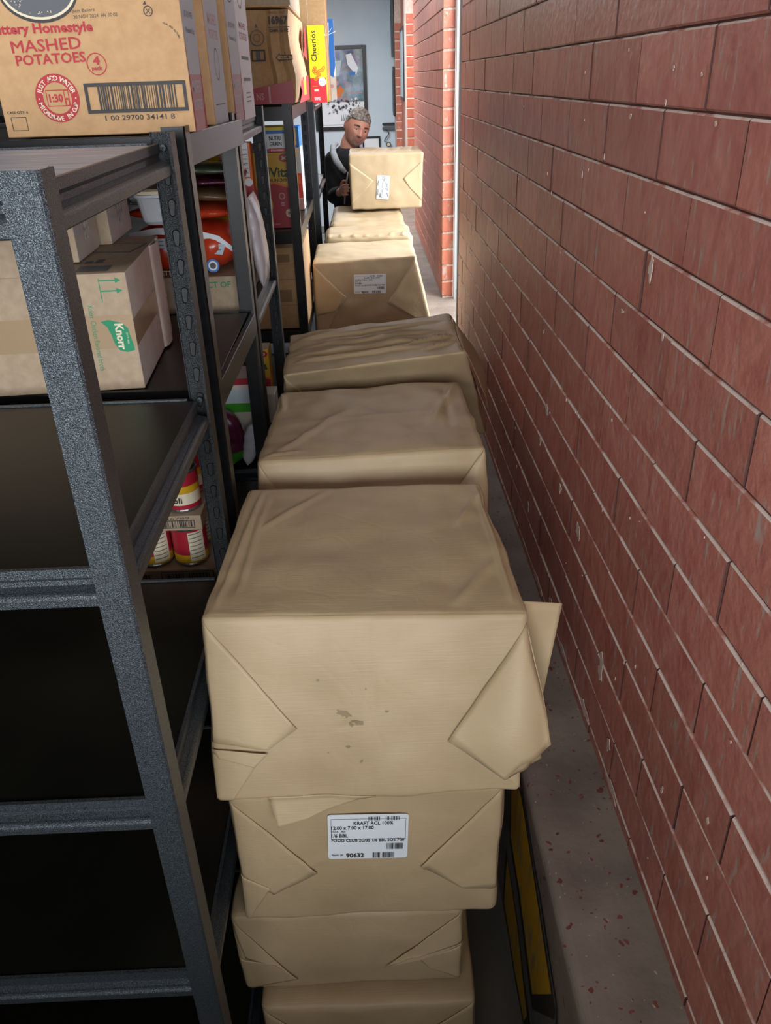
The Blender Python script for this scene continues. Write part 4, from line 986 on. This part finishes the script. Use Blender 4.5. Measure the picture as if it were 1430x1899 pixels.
# biscuit boxes on unit four
GB = 'breakfast biscuit boxes on the middle shelf'
ZD = 1.3255
def biscuit(lbl, c, w, d, h, grp=GB, ang=0):
    bx = Carton('biscuit_box', lbl, 'food box', c, w, d, h, m='gold', fm={'top': 'cream'}, group=grp, ang=ang); p = bx.front()
    p.poly([(0, 0), (w, 0), (w, h * .52), (w * .5, h * .60), (0, h * .52)], 'crimson')
    p.poly([(0, h * .52), (w * .5, h * .60), (w, h * .52), (w, h * .55), (w * .5, h * .63), (0, h * .55)], 'orange')
    p.text('belVita', w * .06, h * .68, w * .95, h * .81, 'dkgreen', .03); p.text('CRUNCHY', w * .32, h * .62, w * .88, h * .665, 'dkgreen', .03)
    p.disc(w * .84, h * .93, w * .14, 'crimson', h * .055); p.text('30', w * .76, h * .905, w * .92, h * .95, 'cream', .04)
    p.disc(w * .24, h * .32, w * .2, 'gold', h * .14); p.disc(w * .24, h * .32, w * .16, 'orange', h * .115)
    for i in range(5): p.rect(w * (.12 + .05 * i), h * .24, w * (.135 + .05 * i), h * .40, 'gold')
    p.disc(w * .70, h * .43, w * .085, 'pale_red'); p.disc(w * .70, h * .43, w * .06, 'crimson'); p.rect(w * .66, h * .33, w * .76, h * .35, 'pale_red'); p.rect(w * .66, h * .30, w * .76, h * .315, 'pale_red')
    p.disc(w * .88, h * .2, w * .11, 'cream'); p.text('30', w * .81, h * .18, w * .94, h * .22, 'crimson', .04); p.text('golden oat', w * .05, h * .04, w * .6, h * .07, 'pale_red', .03)
    p.done(bx.root); return bx
biscuit('gold and red biscuit box on the middle shelf, left one of the two', (-.628, 3.75, ZD), .158, .21, .300)
biscuit('gold and red biscuit box on the middle shelf, right one of the two', (-.466, 3.75, ZD), .160, .21, .306)
bx = Carton('cereal_bar_box', 'blue box of cereal bars lying on the right biscuit box', 'food box', (-.455, 3.752, ZD + .3085), .16, .2, .095, m='blue', fm={'top': 'gold'}); p = bx.front()
p.rect(.055, .012, .16, .070, 'white'); p.text('NUTRI', .066, .044, .115, .062, 'ink', .03); p.text('GRAIN', .066, .022, .118, .040, 'ink', .03); p.rect(.06, .0, .16, .014, 'scarlet'); p.text('STRAWBERRY', .07, .003, .13, .010, 'white', .02); p.rect(0, .082, .16, .095, 'yellow'); p.done(bx.root)
bx = Carton('cereal_bar_box', 'flat pale box with a yellow end lying on the left biscuit box', 'food box', (-.62, 3.752, ZD + .3025), .15, .2, .03, m='white', fm={'front': 'pale_blue'}); p = bx.front(); p.rect(.0, .0, .04, .03, 'yellow'); p.done(bx.root)
bx = Carton('snack_box', 'blue snack box with a yellow corner behind the upright of the smooth unit', 'food box', (-.43, 4.30, 1.6135), .13, .15, .09, m='blue'); p = bx.front(); p.rect(.055, .01, .115, .085, 'yellow'); p.text('6', .07, .03, .095, .07, 'blue'); p.done(bx.root)
bx = Carton('snack_box', 'white snack box with a red panel behind the upright, below the blue one', 'food box', (-.437, 4.30, ZD), .14, .15, .2865, m='pale_blue'); p = bx.front(); p.rect(.075, .055, .138, .17, 'scarlet'); p.rect(.09, .12, .13, .16, 'orange'); p.rect(0, .0, .14, .05, 'pale_red'); p.rect(.02, .245, .13, .285, 'cream'); p.done(bx.root)
# yellow box and red pouches in front of the biscuit boxes
bx = Carton('snack_box', 'bright yellow box with purple lettering standing behind the bag stack', 'food box', (-.515, 2.60, ZC), .128, .08, .385, m='yellow'); p = bx.front()
p.text('Raisin', .085, .30, .108, .375, 'pale_red', .03, rot=1); p.disc(.05, .33, .018, 'white'); p.poly([(0, .27), (.128, .31), (.128, .305), (0, .262)], 'gold'); p.done(bx.root)
bx = Carton('snack_box', 'orange-edged box with a white nutrition panel between the yellow box and the uprights', 'food box', (-.385, 2.645, ZC), .052, .05, .385, m='orange'); p = bx.front(); p.rect(.010, .29, .044, .385, 'white')
for i in range(6): p.rect(.013, .30 + .013 * i, .041, .3015 + .013 * i, 'grey_ink')
p.rect(0, .22, .052, .27, 'crimson'); p.disc(.038, .275, .012, 'white'); p.done(bx.root)
pillow('snack_pouch', 'crimson pouch lying on the bag stack in front of the boxes', (-.395, 2.475, 1.672), (.13, .08, .07), 'crimson', seed=12)
# white bag leaning at the aisle edge of the third unit
pillow('film_parcel', 'white plastic parcel standing at the aisle edge of the third unit', (-.316, 2.49, 1.490), (.25, .17, .04), 'white_film', tilt=PI / 2 - .08, seed=14)
# kraft cartons lower on unit four
for x0, z0, w, d, h, lb in ((-.90, .887, .62, .5, .222, 'brown carton on the lower shelf of the smooth unit, the lower one of two'), (-.88, 1.110, .60, .5, .138, 'brown carton stacked on the lower one under the biscuit shelf')):
    bx = Carton('shipping_carton', lb, 'box', (x0, 3.70, z0), w, d, h, m='card', group='brown cartons below the biscuit shelf'); p = bx.front(); p.rect(0, h * .48, w, h * .49, 'card_edge'); p.rect(w - .16, h * .55, w - .06, h * .8, 'card_edge'); p.done(bx.root)
# low shelf things on unit three
ZL = .9008
biscuit('gold and orange biscuit box low on the third unit by the punched upright', (-.47, 2.60, ZL + .005), .135, .08, .215, None)
bx = Carton('snack_box', 'small white open box under the low biscuit box', 'food box', (-.372, 2.50, ZL), .058, .08, .10, m='white_card')
bx = Carton('food_carton', 'white carton with a green band low on the third unit', 'food box', (-.47, 2.27, ZL), .135, .12, .235, m='white_card'); p = bx.front(); p.rect(0, .13, .135, .158, 'green'); p.rect(.03, .16, .11, .20, 'pale_blue'); p.rect(.0, .215, .135, .235, 'crimson'); p.done(bx.root)
pillow('onion_bag', 'purple bag with a green top behind the black upright', (-.425, 2.195, .985), (.16, .06, .09), 'purple_film', tilt=PI / 2 - .15, seed=21, bands=((.55, 1.1, 'green'), (-1.1, -.999, 'green')))
pillow('film_parcel', 'crumpled white film bag below the purple bag on the low shelf', (-.36, 2.185, .965), (.13, .04, .04), 'white_film', tilt=PI / 2 + .2, seed=25)

# shrink-wrapped tins on the second unit's low shelf
ZS = .8955
GT = 'soup tins in trays on the low shelf'
bx = Carton('tin_tray', 'lower cardboard tray of soup tins on the low shelf', 'tray', (-.66, 1.56, ZS), .30, .28, .032, m='card_dull', group='cardboard tin trays'); p = bx.front(); p.text('Ser', .11, .010, .145, .024, 'ink', .02, shear=.003); p.box(.165, .004, .285, .027, .0015, 'ink'); p.bars(.175, .008, .275, .023, 'ink', 30, 3); p.done(bx.root)
bx2 = Carton('tin_tray', 'upper cardboard tray with a barcode between the two rows of tins', 'tray', (-.66, 1.56, ZS + .134), .275, .28, .036, m='card_dull', group='cardboard tin trays'); p = bx2.front(); p.text('4123456789', .14, .028, .25, .033, 'ink'); p.box(.15, .006, .26, .026, .002, 'ink'); p.bars(.155, .009, .255, .024, 'ink', 26, 9); p.done(bx2.root)
def tin(lbl, x, y, z, r, h, top):
    rt = empty('soup_tin', (x, y, z), lbl, 'tin', GT); n = 28
    def ring(rad, zz): return [(x + rad * math.cos(2 * PI * i / n), y + rad * math.sin(2 * PI * i / n), zz) for i in range(n)]
    sub(loft([ring(r * .97, z), ring(r, z + .002), ring(r, z + .005), ring(r * .975, z + .007), ring(r * .975, z + h - .007), ring(r, z + h - .005), ring(r, z + h - .001), ring(r * .93, z + h), ring(r * .92, z + h - .003)], 'can'), 'tin_can', rt, smooth=False)
    mb = MB(); lv = ((.008, .028, 'gold'), (.028, .034, 'crimson'), (.034, h - .008, 'crimson')) if not top else ((.008, .018, 'crimson'), (.018, .045, 'cream'), (.045, .062, 'gold'), (.062, h - .008, 'crimson'))
    for a, c_, m in lv:
        o = len(mb.v); R1 = r * .982; mb.v += ring(R1, z + a) + ring(R1, z + c_)
        k = mb.mi(M[m])
        for j in range(n): mb.f.append((o + j, o + (j + 1) % n, o + n + (j + 1) % n, o + n + j)); mb.m.append(k)
    sub(mb, 'paper_label', rt, smooth=True)
    if not top:
        mb = MB(); R1 = r * .99
        for i in range(9): a = -PI / 2 + .15 + i * .12; mb.v += [(x + R1 * math.cos(a), y + R1 * math.sin(a), z + .012), (x + R1 * math.cos(a), y + R1 * math.sin(a), z + h - .012)]
        mb.f = [(2 * i, 2 * i + 2, 2 * i + 3, 2 * i + 1) for i in range(8)]; mb.m = [mb.mi(M['cream'])] * 8
        for q in range(7):
            zz = z + .02 + q * .010
            o = len(mb.v)
            for i in range(8): a = -PI / 2 + .2 + i * .11; mb.v += [(x + R1 * 1.006 * math.cos(a), y + R1 * 1.006 * math.sin(a), zz), (x + R1 * 1.006 * math.cos(a), y + R1 * 1.006 * math.sin(a), zz + .002)]
            mb.f += [(o + 2 * i, o + 2 * i + 2, o + 2 * i + 3, o + 2 * i + 1) for i in range(7)]; mb.m += [mb.mi(M['grey_ink'])] * 7
        sub(mb, 'nutrition_panel', rt)
    else:
        pr = Print((x - .012, y - r * 1.0, z), (1, 0, 0), (0, 0, 1), .001); pr.text('ES', .0, h * .70, .026, h * .86, 'white', .04, shear=.003); pr.text('oli', .0, .024, .02, .038, 'ink', .02); pr.done(rt)
for i, x in enumerate((-.43, -.512, -.594)):
    for j, y in enumerate((1.61, 1.70, 1.79)):
        tin('crimson and gold soup tin, lower tray, %s row, %s' % (('front', 'middle', 'rear')[j], ('nearest the aisle', 'middle of its row', 'deepest in')[i]), x, y, ZS + .0335, .040, .098, False)
        tin('crimson and cream soup tin, upper tray, %s row, %s' % (('front', 'middle', 'rear')[j], ('nearest the aisle', 'middle of its row', 'deepest in')[i]), x, y, ZS + .1715, .040, .098, True)

# ------------------------------------------------------------------ far wall pictures and rail
def framed(name, lbl, x0, x1, z0, z1, y, w, art, mount=None):
    root = empty(name, ((x0 + x1) / 2, y, z0), lbl, 'picture')
    b = MB(); 
    for a in ((x0, x0 + w, z0, z1), (x1 - w, x1, z0, z1), (x0 + w, x1 - w, z0, z0 + w), (x0 + w, x1 - w, z1 - w, z1)): b.box((a[0], y - .03, a[2]), (a[1], y, a[3]), 'frame')
    sub(b, 'picture_frame', root, bevel=.003)
    b = MB(); b.box((x0 + w, y - .012, z0 + w), (x1 - w, y - .004, z1 - w), art); sub(b, 'print', root); return root
r = framed('framed_picture', 'tall black-framed colour print on the pale end wall above the man', -.62, .108, 1.27, 2.29, 12.415, .045, 'white')
b = MB(); b.box((-.56, 12.396, 1.62), (.06, 12.402, 2.245), 'art'); o = sub(b, 'artwork', r)
pr = Print((-.56, 12.395, 1.32), (1, 0, 0), (0, 0, 1)); q = random.Random(4)
pr.poly([(.18, .78), (.34, .80), (.30, .62), (.18, .58)], 'pale_blue'); pr.poly([(.40, .86), (.47, .88), (.56, .70), (.53, .62), (.42, .74)], 'white'); pr.poly([(.22, .42), (.30, .50), (.36, .44), (.30, .36), (.22, .34)], 'orange'); pr.disc(.26, .53, .03, 'pale_red')
pr.poly([(.44, .66), (.52, .66), (.52, .62), (.44, .62)], 'blue'); pr.rect(.42, .40, .60, .415, 'pale_red')
for i in range(70):
    u, v = q.uniform(.08, .58), q.uniform(.16, .34); s_ = q.uniform(.008, .02); pr.disc(u, v, s_, q.choice(('pale_blue', 'grey_ink', 'white', 'ink', 'grey_ink', 'pale_red')), n=8)
pr.rect(.0, .02, .62, .14, 'white')
for i in range(5): pr.poly([(.30 + i * .03, .06), (.305 + i * .03, .16), (.315 + i * .03, .07)], 'grey_ink')
pr.done(r)
framed('framed_certificate', 'small dark-framed white certificate low on the end wall right of the man', .02, .272, .92, 1.178, 12.415, .022, 'white')
root = empty('wall_rack', (.42, 12.38, 1.26), 'short dark wall rail with a hanging hook beside the last brick pier', 'rack')
b = MB(); b.box((.305, 12.36, 1.32), (.474, 12.42, 1.343), 'frame'); sub(b, 'upper_rail', root)
b = MB(); b.box((.305, 12.36, 1.262), (.474, 12.42, 1.288), 'grey_ink'); sub(b, 'lower_rail', root)
b = MB()
for i in range(14):
    a = i / 13; x = .36 + .03 * math.sin(a * 5); z = 1.26 - .15 * a; b.box((x - .006, 12.37, z - .008), (x + .006, 12.385, z + .006), 'frame')
sub(b, 'hook', root)
root = empty('ornament', (.385, 12.37, 1.05), 'small round ornament hanging from the wall rail', 'ornament')
pr = Print((.385, 12.375, 1.07), (1, 0, 0), (0, 0, 1)); pr.ring(0, 0, .035, .02, 'grey_ink'); pr.disc(0, 0, .02, 'cream'); pr.done(root, 'disc')
for nm, lb, a in (('dark_screen', 'tall dark screen edge on the last brick pier, upper one', ((.448, 11.9, 2.13), (.474, 12.35, 2.95))), ('framed_picture', 'gold-edged picture seen side-on below the dark screen', ((.452, 11.9, 1.44), (.474, 12.3, 2.02))), ('framed_picture', 'dark framed picture seen edge-on on the recessed brick wall', ((.535, 10.9, 1.64), (.558, 11.7, 2.42)))):
    rt = empty(nm, (a[0][0], a[0][1], a[0][2]), lb, 'picture' if 'pict' in nm else 'screen'); b = MB(); b.box(a[0], a[1], 'frame'); sub(b, 'picture_frame' if 'pict' in nm else 'screen_case', rt, bevel=.003)
    b = MB(); lo, hi = a; b.box((lo[0] - .002, lo[1] + .04, lo[2] + .04), (lo[0] + .004, hi[1] - .04, hi[2] - .04), 'pale_blue' if 'recessed' in lb else 'grey_ink'); sub(b, 'print' if 'pict' in nm else 'panel', rt)

# ------------------------------------------------------------------ the man
man = empty('person', (-.05, 6.2, 0), 'man with short grey hair in a black zip jacket peering over the bale he holds', 'person')
def cap(mb, a, b, ra, rb, m, fy=1, n=16):
    """tapered round-ended limb; fy flattens it front to back"""
    a, b = Vector(a), Vector(b); d = (b - a); L = d.length; d.normalize(); s1 = d.orthogonal().normalized(); s2 = d.cross(s1)
    rings = []
    for i in range(5): t = PI / 2 * (i + .25) / 5; rings.append((a - d * ra * math.cos(t), ra * math.sin(t)))
    rings += [(a, ra), (b, rb)]
    for i in range(5): t = PI / 2 * (4 - i + .25) / 5; rings.append((b + d * rb * math.cos(t), rb * math.sin(t)))
    o = len(mb.v); k = mb.mi(m)
    for c, r in rings:
        for j in range(n):
            p = s1 * (r * math.cos(2 * PI * j / n)) + s2 * (r * math.sin(2 * PI * j / n)); p.y *= fy; mb.v.append(tuple(c + p))
    for i in range(len(rings) - 1):
        for j in range(n): mb.f.append((o + i * n + j, o + i * n + (j + 1) % n, o + (i + 1) * n + (j + 1) % n, o + (i + 1) * n + j)); mb.m.append(k)
    e = o + (len(rings) - 1) * n
    mb.f += [tuple(range(o, o + n))[::-1], tuple(range(e, e + n))]; mb.m += [k, k]
def skin(mb, pts, edges, m='skin', fy=None):
    for a, b in edges:
        A, B = pts[a], pts[b]; cap(mb, A[:3], B[:3], A[3], B[3], m, (fy or {}).get(a, 1) if a in (fy or {}) and b in (fy or {}) else 1)
def remesh(o, vox, smooth, f=.5):
    md = o.modifiers.new('r', 'REMESH'); md.mode = 'VOXEL'; md.voxel_size = vox; md.use_smooth_shade = True
    s_ = o.modifiers.new('s', 'SMOOTH'); s_.factor = f; s_.iterations = smooth
    me = bpy.data.meshes.new_from_object(o.evaluated_get(bpy.context.evaluated_depsgraph_get())); o.modifiers.clear(); o.data = me; me.name = o.name
    me.polygons.foreach_set('use_smooth', [True] * len(me.polygons)); return me
def arm(pre, sh, el, wr, up):
    """upper arm, forearm, palm and five fingers; up = unit vector out of the palm's back"""
    P = {pre + 'sh': (*sh, .060), pre + 'ua': (*(Vector(sh).lerp(Vector(el), .5)), .050), pre + 'el': (*el, .040), pre + 'fa': (*(Vector(el).lerp(Vector(wr), .45)), .037), pre + 'wr': (*wr, .026)}
    E_ = [(pre + 'sh', pre + 'ua'), (pre + 'ua', pre + 'el'), (pre + 'el', pre + 'fa'), (pre + 'fa', pre + 'wr')]
    return P, E_
K = {'pelvis': (-.06, 6.22, .95, .135), 'belly': (-.065, 6.22, 1.08, .135), 'chest': (-.075, 6.22, 1.25, .150), 'upper': (-.085, 6.215, 1.37, .120), 'neck0': (-.10, 6.205, 1.42, .068), 'neck1': (-.080, 6.19, 1.50, .062), 'skull': (-.03, 6.185, 1.59, .060)}
Eg = [('pelvis', 'belly'), ('belly', 'chest'), ('chest', 'upper'), ('upper', 'neck0'), ('neck0', 'neck1'), ('neck1', 'skull')]
for sd, hip, knee, ank, toe in (('r', (-.15, 6.22, .88), (-.16, 6.18, .48), (-.165, 6.24, .09), (-.175, 6.05, .035)), ('l', (.03, 6.22, .88), (.045, 6.17, .48), (.05, 6.24, .09), (.065, 6.05, .035))):
    K.update({sd + 'hip': (*hip, .085), sd + 'th': (*(Vector(hip).lerp(Vector(knee), .5)), .075), sd + 'kn': (*knee, .055), sd + 'ca': (*(Vector(knee).lerp(Vector(ank), .35)), .055), sd + 'an': (*ank, .038), sd + 'ba': (toe[0], toe[1] + .06, .04, .036), sd + 'to': (*toe, .028)})
    Eg += [('pelvis', sd + 'hip'), (sd + 'hip', sd + 'th'), (sd + 'th', sd + 'kn'), (sd + 'kn', sd + 'ca'), (sd + 'ca', sd + 'an'), (sd + 'an', sd + 'ba'), (sd + 'ba', sd + 'to')]
SH = {'r': ((-.195, 6.23, 1.385), (-.205, 6.08, 1.17), (-.150, 5.90, 1.22)), 'l': ((.085, 6.20, 1.375), (.20, 6.16, 1.15), (.24, 6.01, 1.24))}
for sd in ('r', 'l'):
    P_, E_ = arm(sd + 'a', *SH[sd], None); K.update(P_); Eg += [('upper', sd + 'ash')] + E_
big = MB()
FY = {'pelvis': .72, 'belly': .72, 'chest': .72, 'upper': .75}
skin(big, K, Eg, 'skin', FY)
cap(big, (-.19, 6.23, 1.385), (.07, 6.20, 1.375), .062, .062, 'skin')
def hand(wr, palm_dir, across, curl):
    wr, palm_dir, across, curl = Vector(wr), Vector(palm_dir).normalized(), Vector(across).normalized(), Vector(curl).normalized()
    for q in (-.022, -.007, .008, .022): cap(big, wr + across * q * .5, wr + palm_dir * .082 + across * q, .016, .0125, 'skin')
    for i, ln in enumerate((.072, .080, .074, .058)):
        b0 = wr + palm_dir * .078 + across * (.030 - .020 * i); k1 = b0 + palm_dir * ln * .45
        k2 = k1 + (palm_dir * .75 + curl * .65).normalized() * ln * .32; k3 = k2 + (palm_dir * .45 + curl * .9).normalized() * ln * .26
        cap(big, b0, k1, .0095, .0088, 'skin', n=10); cap(big, k1, k2, .0088, .008, 'skin', n=10); cap(big, k2, k3, .008, .007, 'skin', n=10)
    t0 = wr + palm_dir * .020 + across * .020; t1 = t0 + (across * .8 + palm_dir * .6).normalized() * .036; t2 = t1 + (palm_dir * .8 + across * .4 + curl * .3).normalized() * .030; t3 = t2 + (palm_dir * .9 + curl * .4).normalized() * .022
    cap(big, t0, t1, .013, .011, 'skin', n=10); cap(big, t1, t2, .011, .010, 'skin', n=10); cap(big, t2, t3, .010, .008, 'skin', n=10)
hand(SH['r'][2], (.22, -1, .2), (0, .2, 1), (1, -.2, 0)); hand(SH['l'][2], (.75, -.45, .2), (-.1, 0, 1), (-.2, -1, 0))
# head
def hp(x, y, z):
    """unit direction -> head surface in metres (face towards -y)"""
    X, Y, Z = x * .0745, y * .094, z * .116
    fr = max(0, -y); lo = max(0, -z)
    X *= 1 - .20 * lo ** 1.6; 
    if y > 0: Y *= 1 - .32 * lo
    if y < 0: Y = -(.094 * (fr ** .8)) * (1 - .05 * lo)
    g = lambda a, c, s: math.exp(-((a - c) / s) ** 2)
    f = fr ** 2
    Y -= f * .024 * g(x, 0, .15) * (max(0, min(1, (.16 - z) / .38)) if z > -.24 else max(0, 1 - (-.24 - z) / .08))
    Y -= f * .010 * g(abs(x), .15, .07) * g(z, -.22, .07)
    Y -= f * .007 * g(z, .20, .07) * g(x, 0, .55)
    Y += f * .011 * g(abs(x), .42, .15) * g(z, .06, .09)
    Y -= f * .006 * g(abs(x), .50, .17) * g(z, -.16, .15)
    Y -= f * .005 * g(z, -.43, .04) * g(x, 0, .24) + f * .006 * g(z, -.53, .045) * g(x, 0, .22) - f * .003 * g(z, -.48, .02) * g(x, 0, .28)
    Y -= f * .009 * g(z, -.82, .13) * g(x, 0, .3)
    X += math.copysign(.004, x) * g(z, -.65, .2) * g(abs(x), .7, .3)
    return Vector((X, Y, Z))
HM = Matrix.Translation((-.026, 6.165, 1.594)) @ Matrix.Rotation(math.radians(19), 4, 'Y') @ Matrix.Rotation(math.radians(19), 4, 'Z') @ Matrix.Rotation(math.radians(4), 4, 'X') @ Matrix.Scale(1.07, 4)
def sph(fn, nu=64, nv=48, v0=0, v1=1):
    vs, fs = [], []
    for j in range(nv + 1):
        t = PI * (v0 + (v1 - v0) * j / nv)
        for i in range(nu): a = 2 * PI * i / nu; vs.append(fn(math.sin(t) * math.cos(a), math.sin(t) * math.sin(a), math.cos(t)))
    for j in range(nv):
        for i in range(nu): fs.append((j * nu + i, (j + 1) * nu + i, (j + 1) * nu + (i + 1) % nu, j * nu + (i + 1) % nu))
    return vs, fs
vs, fs = sph(hp, 96, 72); big.add([HM @ v for v in vs], fs, 'skin')
for sx in (-1, 1):   # ears
    def ear(x, y, z, sx=sx):
        e = Vector((sx * (.071 + .010 * x * sx * .9 + .010 * max(0, y)), .012 + y * .018, .004 + z * .033)); 
        return e
    vs, fs = sph(ear, 24, 18); big.add([HM @ v for v in vs], fs, 'skin')
o = big.build('body', man); o.location = -man.location
me2 = remesh(o, .0040, 3)
me2.materials.clear()
for m in ('skin', 'lips', 'stubble'): me2.materials.append(M[m])
HI = HM.inverted()
for p in me2.polygons:
    c = HI @ Vector(p.center); p.material_index = 0
    if c.length < .16 and c.y < -.05:
        x, z = c.x, c.z / .116
        if abs(x) < .024 and -.57 < z < -.40: p.material_index = 1
        elif (abs(x) < .034 and -.42 < z < -.30) or (abs(x) < .030 and z < -.56) or (.024 < abs(x) < .036 and -.7 < z < -.3): p.material_index = 2
    p.use_smooth = True
def child(mb, name, lb=None, **k):
    l = man.location; mb.v = [(x - l[0], y - l[1], z - l[2]) for x, y, z in mb.v]; q = mb.build(name, None, **k); q.parent = man
    if lb: q['label'] = lb
    return q
# hair: cap over the skull, spiky on top
def hairf(x, y, z):
    p = hp(x, y, z); n = Vector((x, y, z)).normalized()
    line = .50 - .10 * abs(x) if y < -.25 else (.50 - (y + .25) * 1.6 if y < .1 else -.35)
    k = max(0, min(1, (z - line) / .10)); l = -.004 + k * (.009 + .006 * max(0, z) + .007 * noise.noise(p * 90) + .004 * noise.noise(p * 220))
    return p + n * l
mb = MB(); vs, fs = sph(hairf, 110, 80, 0, .72); mb.add([HM @ v for v in vs], fs, 'hair'); child(mb, 'hair', 'short grey hair', smooth=True)
for sx in (-1, 1):
    mb = MB(); vs, fs = sph(lambda x, y, z: Vector((sx * .031 + x * .0115, -.0735 + y * .0115, .007 + z * .0075)), 20, 14); mb.add([HM @ v for v in vs], fs, 'eye_white')
    vs, fs = sph(lambda x, y, z: Vector((sx * .031 + x * .0048, -.0825 + y * .0030, .006 + z * .0050)), 14, 10); mb.add([HM @ v for v in vs], fs, 'eye'); child(mb, 'eye', smooth=True)
    mb = MB(); rg = []
    for i in range(9):
        a = i / 8; cx = sx * (.014 + .036 * a); cz = .026 + .006 * math.sin(a * 2.4) - .004 * a; cy = -.094 + .016 * a * a; r = .0042 * (1 - .5 * a) + .001
        rg.append([HM @ Vector((cx, cy + r * .7 * math.cos(t), cz + r * math.sin(t))) for t in [2 * PI * q / 8 for q in range(8)]])
    child(loft(rg, 'brow'), 'eyebrow', smooth=True)
    mb = MB(); rg = []   # upper lid
    for i in range(9):
        a = -1 + 2 * i / 8; cx = sx * .031 + a * .0135; cz = .0145 - .005 * a * a; cy = -.0865 + .006 * a * a; r = .0030
        rg.append([HM @ Vector((cx, cy + r * math.cos(t), cz + r * math.sin(t))) for t in [2 * PI * q / 6 for q in range(6)]])
    child(loft(rg, 'skin'), 'eyelid', smooth=True)
# clothes
def clothes(name, keys, edges, dr, m, over=None, lb=None):
    P = {k: (*K[k][:3], K[k][3] + dr) for k in keys}
    if over: P.update(over)
    mb = MB(); skin(mb, P, edges, m, FY)
    if name == 'jacket': cap(mb, (-.185, 6.23, 1.385), (.07, 6.20, 1.375), .078, .078, m)
    q = child(mb, name, lb); remesh(q, .008, 4); return q
jk = ['pelvis', 'belly', 'chest', 'upper', 'rash', 'raua', 'rael', 'rafa', 'lash', 'laua', 'lael', 'lafa']
clothes('jacket', jk, [('pelvis', 'belly'), ('belly', 'chest'), ('chest', 'upper'), ('upper', 'rash'), ('rash', 'raua'), ('raua', 'rael'), ('rael', 'rafa'), ('upper', 'lash'), ('lash', 'laua'), ('laua', 'lael'), ('lael', 'lafa'), ('rafa', 'rawe'), ('lafa', 'lawe')], .014, 'jacket',
        {'rawe': (-.153, 5.935, 1.215, .036), 'lawe': (.236, 6.03, 1.23, .036)}, 'black zip jacket')
tr = ['pelvis', 'rhip', 'rth', 'rkn', 'rca', 'lhip', 'lth', 'lkn', 'lca']
clothes('trousers', tr, [('pelvis', 'rhip'), ('rhip', 'rth'), ('rth', 'rkn'), ('rkn', 'rca'), ('pelvis', 'lhip'), ('lhip', 'lth'), ('lth', 'lkn'), ('lkn', 'lca'), ('rca', 'ran'), ('lca', 'lan')], .014, 'trousers', {'ran': (-.165, 6.24, .12, .06), 'lan': (.05, 6.24, .12, .06)}, 'dark trousers')
for x in (-.17, .057):
    mb = MB(); rg = []
    for i in range(9):
        a = i / 8; y = 6.30 - .32 * a; w = .038 + .012 * math.sin(a * PI); h = .10 * (1 - a) ** .7 + .045
        rg.append([(x + w * math.cos(t), y, .002 + h / 2 + h / 2 * math.sin(t)) for t in [2 * PI * q / 12 for q in range(12)]])
    child(loft(rg, 'shoe'), 'shoe', smooth=True)
def ribbon(pts, w, t, m, name, lb):
    rg = []
    for i, p in enumerate(pts):
        p = Vector(p); d = (Vector(pts[min(i + 1, len(pts) - 1)]) - Vector(pts[max(i - 1, 0)])).normalized(); s1 = d.cross(Vector((0, 1, 0))).normalized(); s2 = d.cross(s1)
        k = math.sin(PI * (i + .6) / (len(pts) + .2)) ** .5
        rg.append([p + s1 * (w * k * math.cos(a)) + s2 * (t * math.sin(a)) for a in [2 * PI * q / 10 for q in range(10)]])
    return child(loft(rg, m), name, lb, smooth=True)
ribbon([(-.175, 6.24, 1.495), (-.198, 6.16, 1.485), (-.196, 6.10, 1.445), (-.178, 6.065, 1.40), (-.145, 6.045, 1.355), (-.115, 6.035, 1.325)], .024, .018, 'lining', 'collar', 'pale grey lining of the open collar')
ribbon([(-.02, 6.24, 1.475), (.01, 6.16, 1.45), (.0, 6.09, 1.41), (-.03, 6.055, 1.37), (-.085, 6.035, 1.325)], .024, .018, 'lining', 'collar', 'pale grey lining of the open collar')
ribbon([(-.098, 6.03, 1.33), (-.112, 6.03, 1.27), (-.126, 6.035, 1.20), (-.135, 6.045, 1.12)], .007, .004, 'string', 'zip', 'pale zip running down the jacket')
